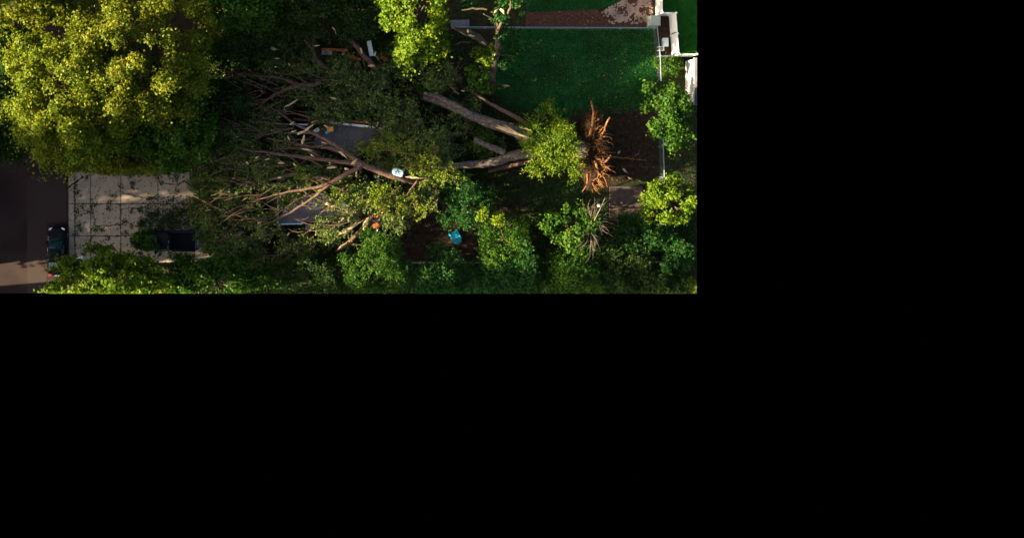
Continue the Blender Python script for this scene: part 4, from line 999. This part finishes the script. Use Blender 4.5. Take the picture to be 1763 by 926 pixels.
def fern(name, label, px, py, rx, ry, z0, z1, leaf, n, seed, size=.19, per=12, cat='tree', group=G2, ln=(.5, 1.15)):
    """tree with long feathery sprays"""
    rg = np.random.default_rng(seed); zc = (z0 + z1) / 2; cen = np.array(P(px, py, zc)); k = (H - zc) / F; R = np.array([rx * k, ry * k, (z1 - z0) / 2])
    base = Vector((min(cen[0], 33.0), max(cen[1], -13.8), 0)); root = empty(name, base, label, cat, group)
    nl = max(4, n // 38)
    dl = unit(rg.normal(size=(nl, 3)) + [0, 0, .2]); rl = .35 + .6 * rg.random((nl, 1)) ** .7
    al = np.arctan2(dl[:, 1:2], dl[:, :1]); rl *= 1 + .15 * np.sin(al * 3 + seed)
    lc = cen + dl * rl * R; kk = rg.integers(0, nl, n)
    u = unit(rg.normal(size=(n, 3)) + dl[kk] * .7 + [0, 0, .3])
    o = lc[kk] + u * (.1 + .25 * rg.random((n, 1))) * min(1, R[0] / 2.5); o[:, 2] = np.maximum(o[:, 2], .3)
    d = u * [1, 1, .5] + [0, 0, .12]
    sprays('crown', o, d, rg.uniform(*ln, len(o)) * min(1, R[0] / 2.5), per, size, .5, leaf, root, rg, droop=.1)
    mb = MB(); b = np.array(base)
    pts, rr = smooth_path([b + [0, 0, -.15], (b + cen) / 2 + rg.normal(size=3) * .1, cen + [0, 0, R[2] * .4]], [.16, .12, .05], 3, .04, rg); mb.tube(pts, rr, 7, .08, rg)
    for i in rg.choice(len(o), size=min(16, len(o)), replace=False):
        st = b + (cen - b) * (.3 + .8 * rg.random()); pts, rr = smooth_path([st, (st + o[i]) / 2 + [0, 0, .15], o[i]], [.05, .035, .012], 2, .03, rg); mb.tube(pts, rr, 4, .05, rg)
    mb.clip().build('trunk', BARK_D, root)
    return root
fern('walnut_tree', 'feathery green tree at the bottom under the broken limb', 642, 460, 54, 64, 1.2, 6.5, L_GREEN, 1100, 41)
fern('walnut_tree', 'dark feathery tree at the bottom left of the bright walnut', 525, 490, 80, 42, .8, 4.5, L_DARK, 1200, 42)
fern('walnut_tree', 'dark green feathery tree below the turquoise chair', 742, 474, 54, 54, .8, 5, L_TEAL, 1000, 43)
fern('walnut_tree', 'low dark shrub at the bottom edge below the bare soil', 822, 490, 48, 32, .5, 3.5, L_TEAL, 700, 44)
fern('walnut_tree', 'green shrub right of the turquoise chair', 868, 412, 46, 44, .8, 4.8, L_GREEN, 750, 45)
fern('walnut_tree', 'dark green shrub above the turquoise chair', 803, 348, 48, 34, .8, 4.6, L_TEAL, 700, 46)
fern('walnut_tree', 'green tree at the bottom left of the dead branches', 898, 466, 48, 46, .8, 4.2, L_TEAL, 800, 47)
fern('walnut_tree', 'green tree along the bottom below the dead branches', 975, 476, 58, 46, .8, 4.4, L_GREEN, 1000, 48)
tree('mulberry_tree', 'green tree with bare dead branches left of the concrete pad', 985, 392, 50, 44, 1, 5.5, L_GREEN, 5500, .25, 50, 15, .16, group=G2, lump_r=(.14, .30))
fern('walnut_tree', 'dark shrub at the bottom right of the dead branches', 1062, 465, 54, 50, .6, 3.6, L_DARK, 1000, 49)
fern('walnut_tree', 'dim shrub below the concrete pad', 1105, 405, 42, 34, .5, 3.4, L_TEAL, 600, 50, group=G3)
fern('walnut_tree', 'dim green shrub near the bottom right corner', 1166, 436, 34, 32, .6, 4, L_TEAL, 550, 51, group=G3)
fern('walnut_tree', 'dark hedge shrub at the very bottom near the right corner', 1128, 494, 54, 30, .4, 2.8, L_DARK, 800, 52, group=G3)
tree('juniper_shrub', 'small pale yellow green shrub in the bottom right corner', 1188, 492, 14, 16, .3, 2.6, L_GOLD, 1500, .2, 14, 16, .07, 'shrub', G3)
tree('lilac_tree', 'leafy green tree on the right chain link fence', 1150, 190, 52, 60, .8, 5, L_GREEN, 7000, .26, 30, 17, .16, group=G3, lump_r=(.16, .36), shell=.5)
tree('lilac_tree', 'sunlit yellow green tree right of the concrete pad', 1158, 345, 52, 44, 1.2, 5.5, L_LIME, 5600, .25, 26, 18, .16, group=G3, lump_r=(.15, .36), shell=.5)
tree('lilac_tree', 'low weedy bush above the leafy fence tree', 1152, 116, 24, 18, .2, 1.6, L_GREEN, 2000, .18, 20, 19, .06, 'shrub', G3)
fern('elm_sprout', 'leafy sunlit tree between the fallen trunk and the root plate', 948, 250, 50, 56, 1.5, 5.2, L_LIME, 760, 53, .2, group=None, ln=(.8, 1.6))
fern('elm_sprout', 'green undergrowth between the fallen stems', 840, 245, 34, 26, .2, 1.6, L_ELM, 350, 54, group=None)
fern('walnut_tree', 'small sapling painted sunlit yellow green right of the dark shrub', 824, 366, 12, 9, 3.8, 5.8, L_SUN_TINT, 110, 55, .22, 7, ln=(.9, 1.7))  # sunlit tuft, its light put into the leaf colour
fern('walnut_tree', 'small sapling top painted sunlit yellow above the right green shrub', 856, 381, 13, 9, 4.0, 6.0, L_SUN_TINT, 110, 56, .22, 7, ln=(.9, 1.7))  # another tuft with sunlight painted into its leaves
# bare dead branches over the mulberry
dt = empty('dead_tree', P(1022, 405), 'bare pale dead branches rising over the green tree', 'tree', None)
limb([(1018, 412, -.1), (1020, 405, 2.5), (1021, 385, 5), (1031, 365, 6), (1042, 340, 6.6)], [.10, .08, .06, .035, .015], 'trunk', BARK, dt, 7, .1, .03)
for i in range(60):
    if i < 16: a = rg.uniform(-2.3, -.7); c = (1021 + rg.normal() * 4, 378 + rg.normal() * 6); l = rg.uniform(12, 42)
    elif i < 46: a = rg.uniform(.9, 2.4); c = (1018 + rg.normal() * 7, 400 + rg.normal() * 10); l = rg.uniform(14, 42)
    else: a = rg.uniform(-.6, .6); c = (1026 + rg.normal() * 4, 388 + rg.normal() * 8); l = rg.uniform(14, 42)
    zz = rg.uniform(4.3, 5.5)
    limb([(c[0], c[1], 4.8), (c[0] + l * .5 * math.cos(a) + rg.normal() * 2, c[1] + l * .5 * math.sin(a) + rg.normal() * 2, zz + .4), (c[0] + l * math.cos(a + .15), c[1] + l * math.sin(a + .15), zz)], [.020, .014, .006], 'dead_branch', BARK, dt, 4, .1, .02, 3)
shard(1019, 384, .28, .26, 10, 5.3, dt)

# unseen trees added across the street to shade the road and the drive
k = 0
for (x, y, r, h) in ((-50, -27, 5, 28), (-50, -22.6, 4.9, 31), (-49, -11.7, 3.0, 19), (-49, -5, 4.4, 28), (-57, -5.5, 4.6, 22), (-43.0, 3.5, 3.2, 10), (-46, 11, 4.6, 12), (-44, 20, 5, 12), (-62, -16.2, 3.0, 9.5)):
    k += 1
    tree('shade_tree', ['huge', 'tall', 'slim', 'broad', 'rear', 'low', 'large', 'far', 'small'][k-1] + ' unseen tree added across the street for shade',
         0, 0, r, r, 2.5 if h > 9.6 else 1.0, h, L_GREEN, 14000 if h > 9.6 else 900, .5, 80, 60 + k, .25, group='unseen shade trees across the street', world=(x, y))

# ------------------------------------------------------------------ garden things
ch = empty('garden_chair', P(782, 405), 'turquoise plastic garden chair standing on the bare soil', 'chair', None, math.radians(28))
sc = 1.12
def cpart(mb, name):
    mb.v = [(x * sc, y * sc, z * sc) for x, y, z in mb.v]; return part(mb, name, CHAIRB, ch)
# front is +y
for k in range(5): cpart(MB().box(-.27, .27, .30 - k * .125 - .055, .30 - k * .125 + .055, .36 - k * .03, .385 - k * .03), 'seat_slat')
for k in range(5):
    x = -.22 + k * .11; top = .98 - .05 * abs(k - 2)
    m = MB(); m.prism([(x - .05, -.30), (x + .05, -.30), (x + .05, -.27), (x - .05, -.27)], .24, .26)
    m = MB(); b_ = [Vector((x - .05, -.26, .24)), Vector((x + .05, -.26, .24)), Vector((x + .05, -.62, top)), Vector((x - .05, -.62, top))]
    off = Vector((0, -.028, -.014)); m.v = [tuple(p) for p in b_] + [tuple(p + off) for p in b_]
    m.f = [(0, 1, 2, 3), (7, 6, 5, 4), (0, 4, 5, 1), (1, 5, 6, 2), (2, 6, 7, 3), (3, 7, 4, 0)]
    cpart(m, 'back_slat')
cpart(MB().box(-.30, .30, -.56, -.52, .76, .83), 'back_rail')
for s in (-1, 1):
    cpart(MB().box(.35 * s - .065, .35 * s + .065, -.46, .42, .56, .585, bevel=.01), 'armrest')
    cpart(MB().box(.33 * s - .03, .33 * s + .03, .28, .38, 0, .56), 'leg')
    cpart(MB().prism([(.29 * s - .02, -.66), (.29 * s + .02, -.66), (.29 * s + .02, .40), (.29 * s - .02, .40)], [0, 0, .27, .27], [.10, .10, .36, .36]), 'side_rail')
    cpart(MB().box(.33 * s - .025, .33 * s + .025, -.45, -.39, .12, .56), 'arm_support')
pl = empty('pallet_rack', P(776, 358), 'dark weathered wooden pallet leaning in the shade above the dirt', 'pallet')
for k in range(7): part(MB().box(-.78 + k * .26 - .06, -.78 + k * .26 + .06, -.55, .55, .42, .46), 'slat', DARKW, pl)
for k in range(3): part(MB().box(-.85, .85, -.5 + k * .46, -.42 + k * .46, .28, .418), 'bearer', DARKW, pl)
for sx in (-.8, .8):
    for sy in (-.46, .46): part(MB().box(sx - .05, sx + .05, sy - .04, sy + .04, 0, .278), 'foot', DARKW, pl)
gl = empty('garden_lamp', P(1024, 352), 'small white globe lamp on a thin post beside the dead branches', 'lamp')
part(MB().tube([(0, 0, 0), (0, 0, 1.25)], .03, 6), 'post', BLACKP, gl)
gm = MB(); rr = [math.sin(math.pi * i / 8) * .17 + .004 for i in range(9)]
gm.tube([(0, 0, 1.25 + .17 - .17 * math.cos(math.pi * i / 8)) for i in range(9)], rr, 12); part(gm, 'globe', WHITE, gl, True)

mbx = empty('mailbox', P(143, 440), 'white blue mailbox at the kerb above the yellow green tree', 'mailbox')
part(MB().box(-.05, .05, -.05, .05, 0, 1.0), 'post', DARKW, mbx)
mm = MB(); mm.v = []
prof = [(.14 * math.cos(t), 1.17 + .10 * math.sin(t)) for t in np.linspace(0, math.pi, 9)]
poly = [(.14, 1.0)] + prof + [(-.14, 1.0)]
mm.v = [(-.32, y, z) for y, z in poly] + [(.32, y, z) for y, z in poly]; kq = len(poly)
mm.f = [tuple(range(kq)), tuple(2 * kq - 1 - i for i in range(kq))] + [(i, kq + i, kq + (i + 1) % kq, (i + 1) % kq) for i in range(kq)]
part(mm, 'box', plain('mailbox_white', (.62, .72, .80), .35), mbx)
part(MB().box(-.35, -.322, -.12, .12, 1.02, 1.22), 'door', PALEBLUE, mbx)
part(MB().box(-.1, .0, .15, .165, 1.1, 1.32), 'flag', LAMPR, mbx)

# unseen houses added across the street to block low sun, leaving a streak between
for (y0, y1, lab, pm) in ((-33, -15.1, 'unseen cream sided house added to block the sun nearest the bottom', SIDING), (-12.2, 1.5, 'unseen grey sided house added to block the sun behind the slim tree', WHITEW)):
    hr = empty('sun_block_house', (-47, (y0 + y1) / 2, 0), lab, 'house', 'unseen sun blocking houses across the street')
    xa, xb, hw = -47.5, -41.5, 3.2
    MB().box(xa, xb, y0, y1, 0, hw).build('wall', pm, hr)
    rm = MB(); xm = (xa + xb) / 2
    for (x0, x1) in ((xa - .4, xm), (xb + .4, xm)):
        p = [(x0, y0 - .2, hw + .02), (x0, y1 + .2, hw + .02), (x1, y1 + .2, 6.0), (x1, y0 - .2, 6.0)]
        rm.quad(*p)
    for yy in (y0 + .01, y1 - .01): rm.quad((xa, yy, hw + .01), (xb, yy, hw + .01), (xm, yy, 5.95))
    rf = rm.build('roof', SHINGLE, hr)
    MB().box(xm - .3, xm + .3, y0 + 4, y0 + 4.8, 5.2, 6.9).build('chimney', SIDING, rf)
    for yy in (y0 + 2.5, y0 + 6, y1 - 3):
        wn = MB().box(xb + .003, xb + .05, yy, yy + 1.2, 1.0, 2.3).build('window', WHITE, hr); MB().box(xb + .052, xb + .06, yy + .08, yy + 1.12, 1.08, 2.22).build('pane', GLASS, wn)
    MB().box(xb + .003, xb + .06, y0 + 4.4, y0 + 5.3, .0, 2.1).build('door', DARKW, hr)
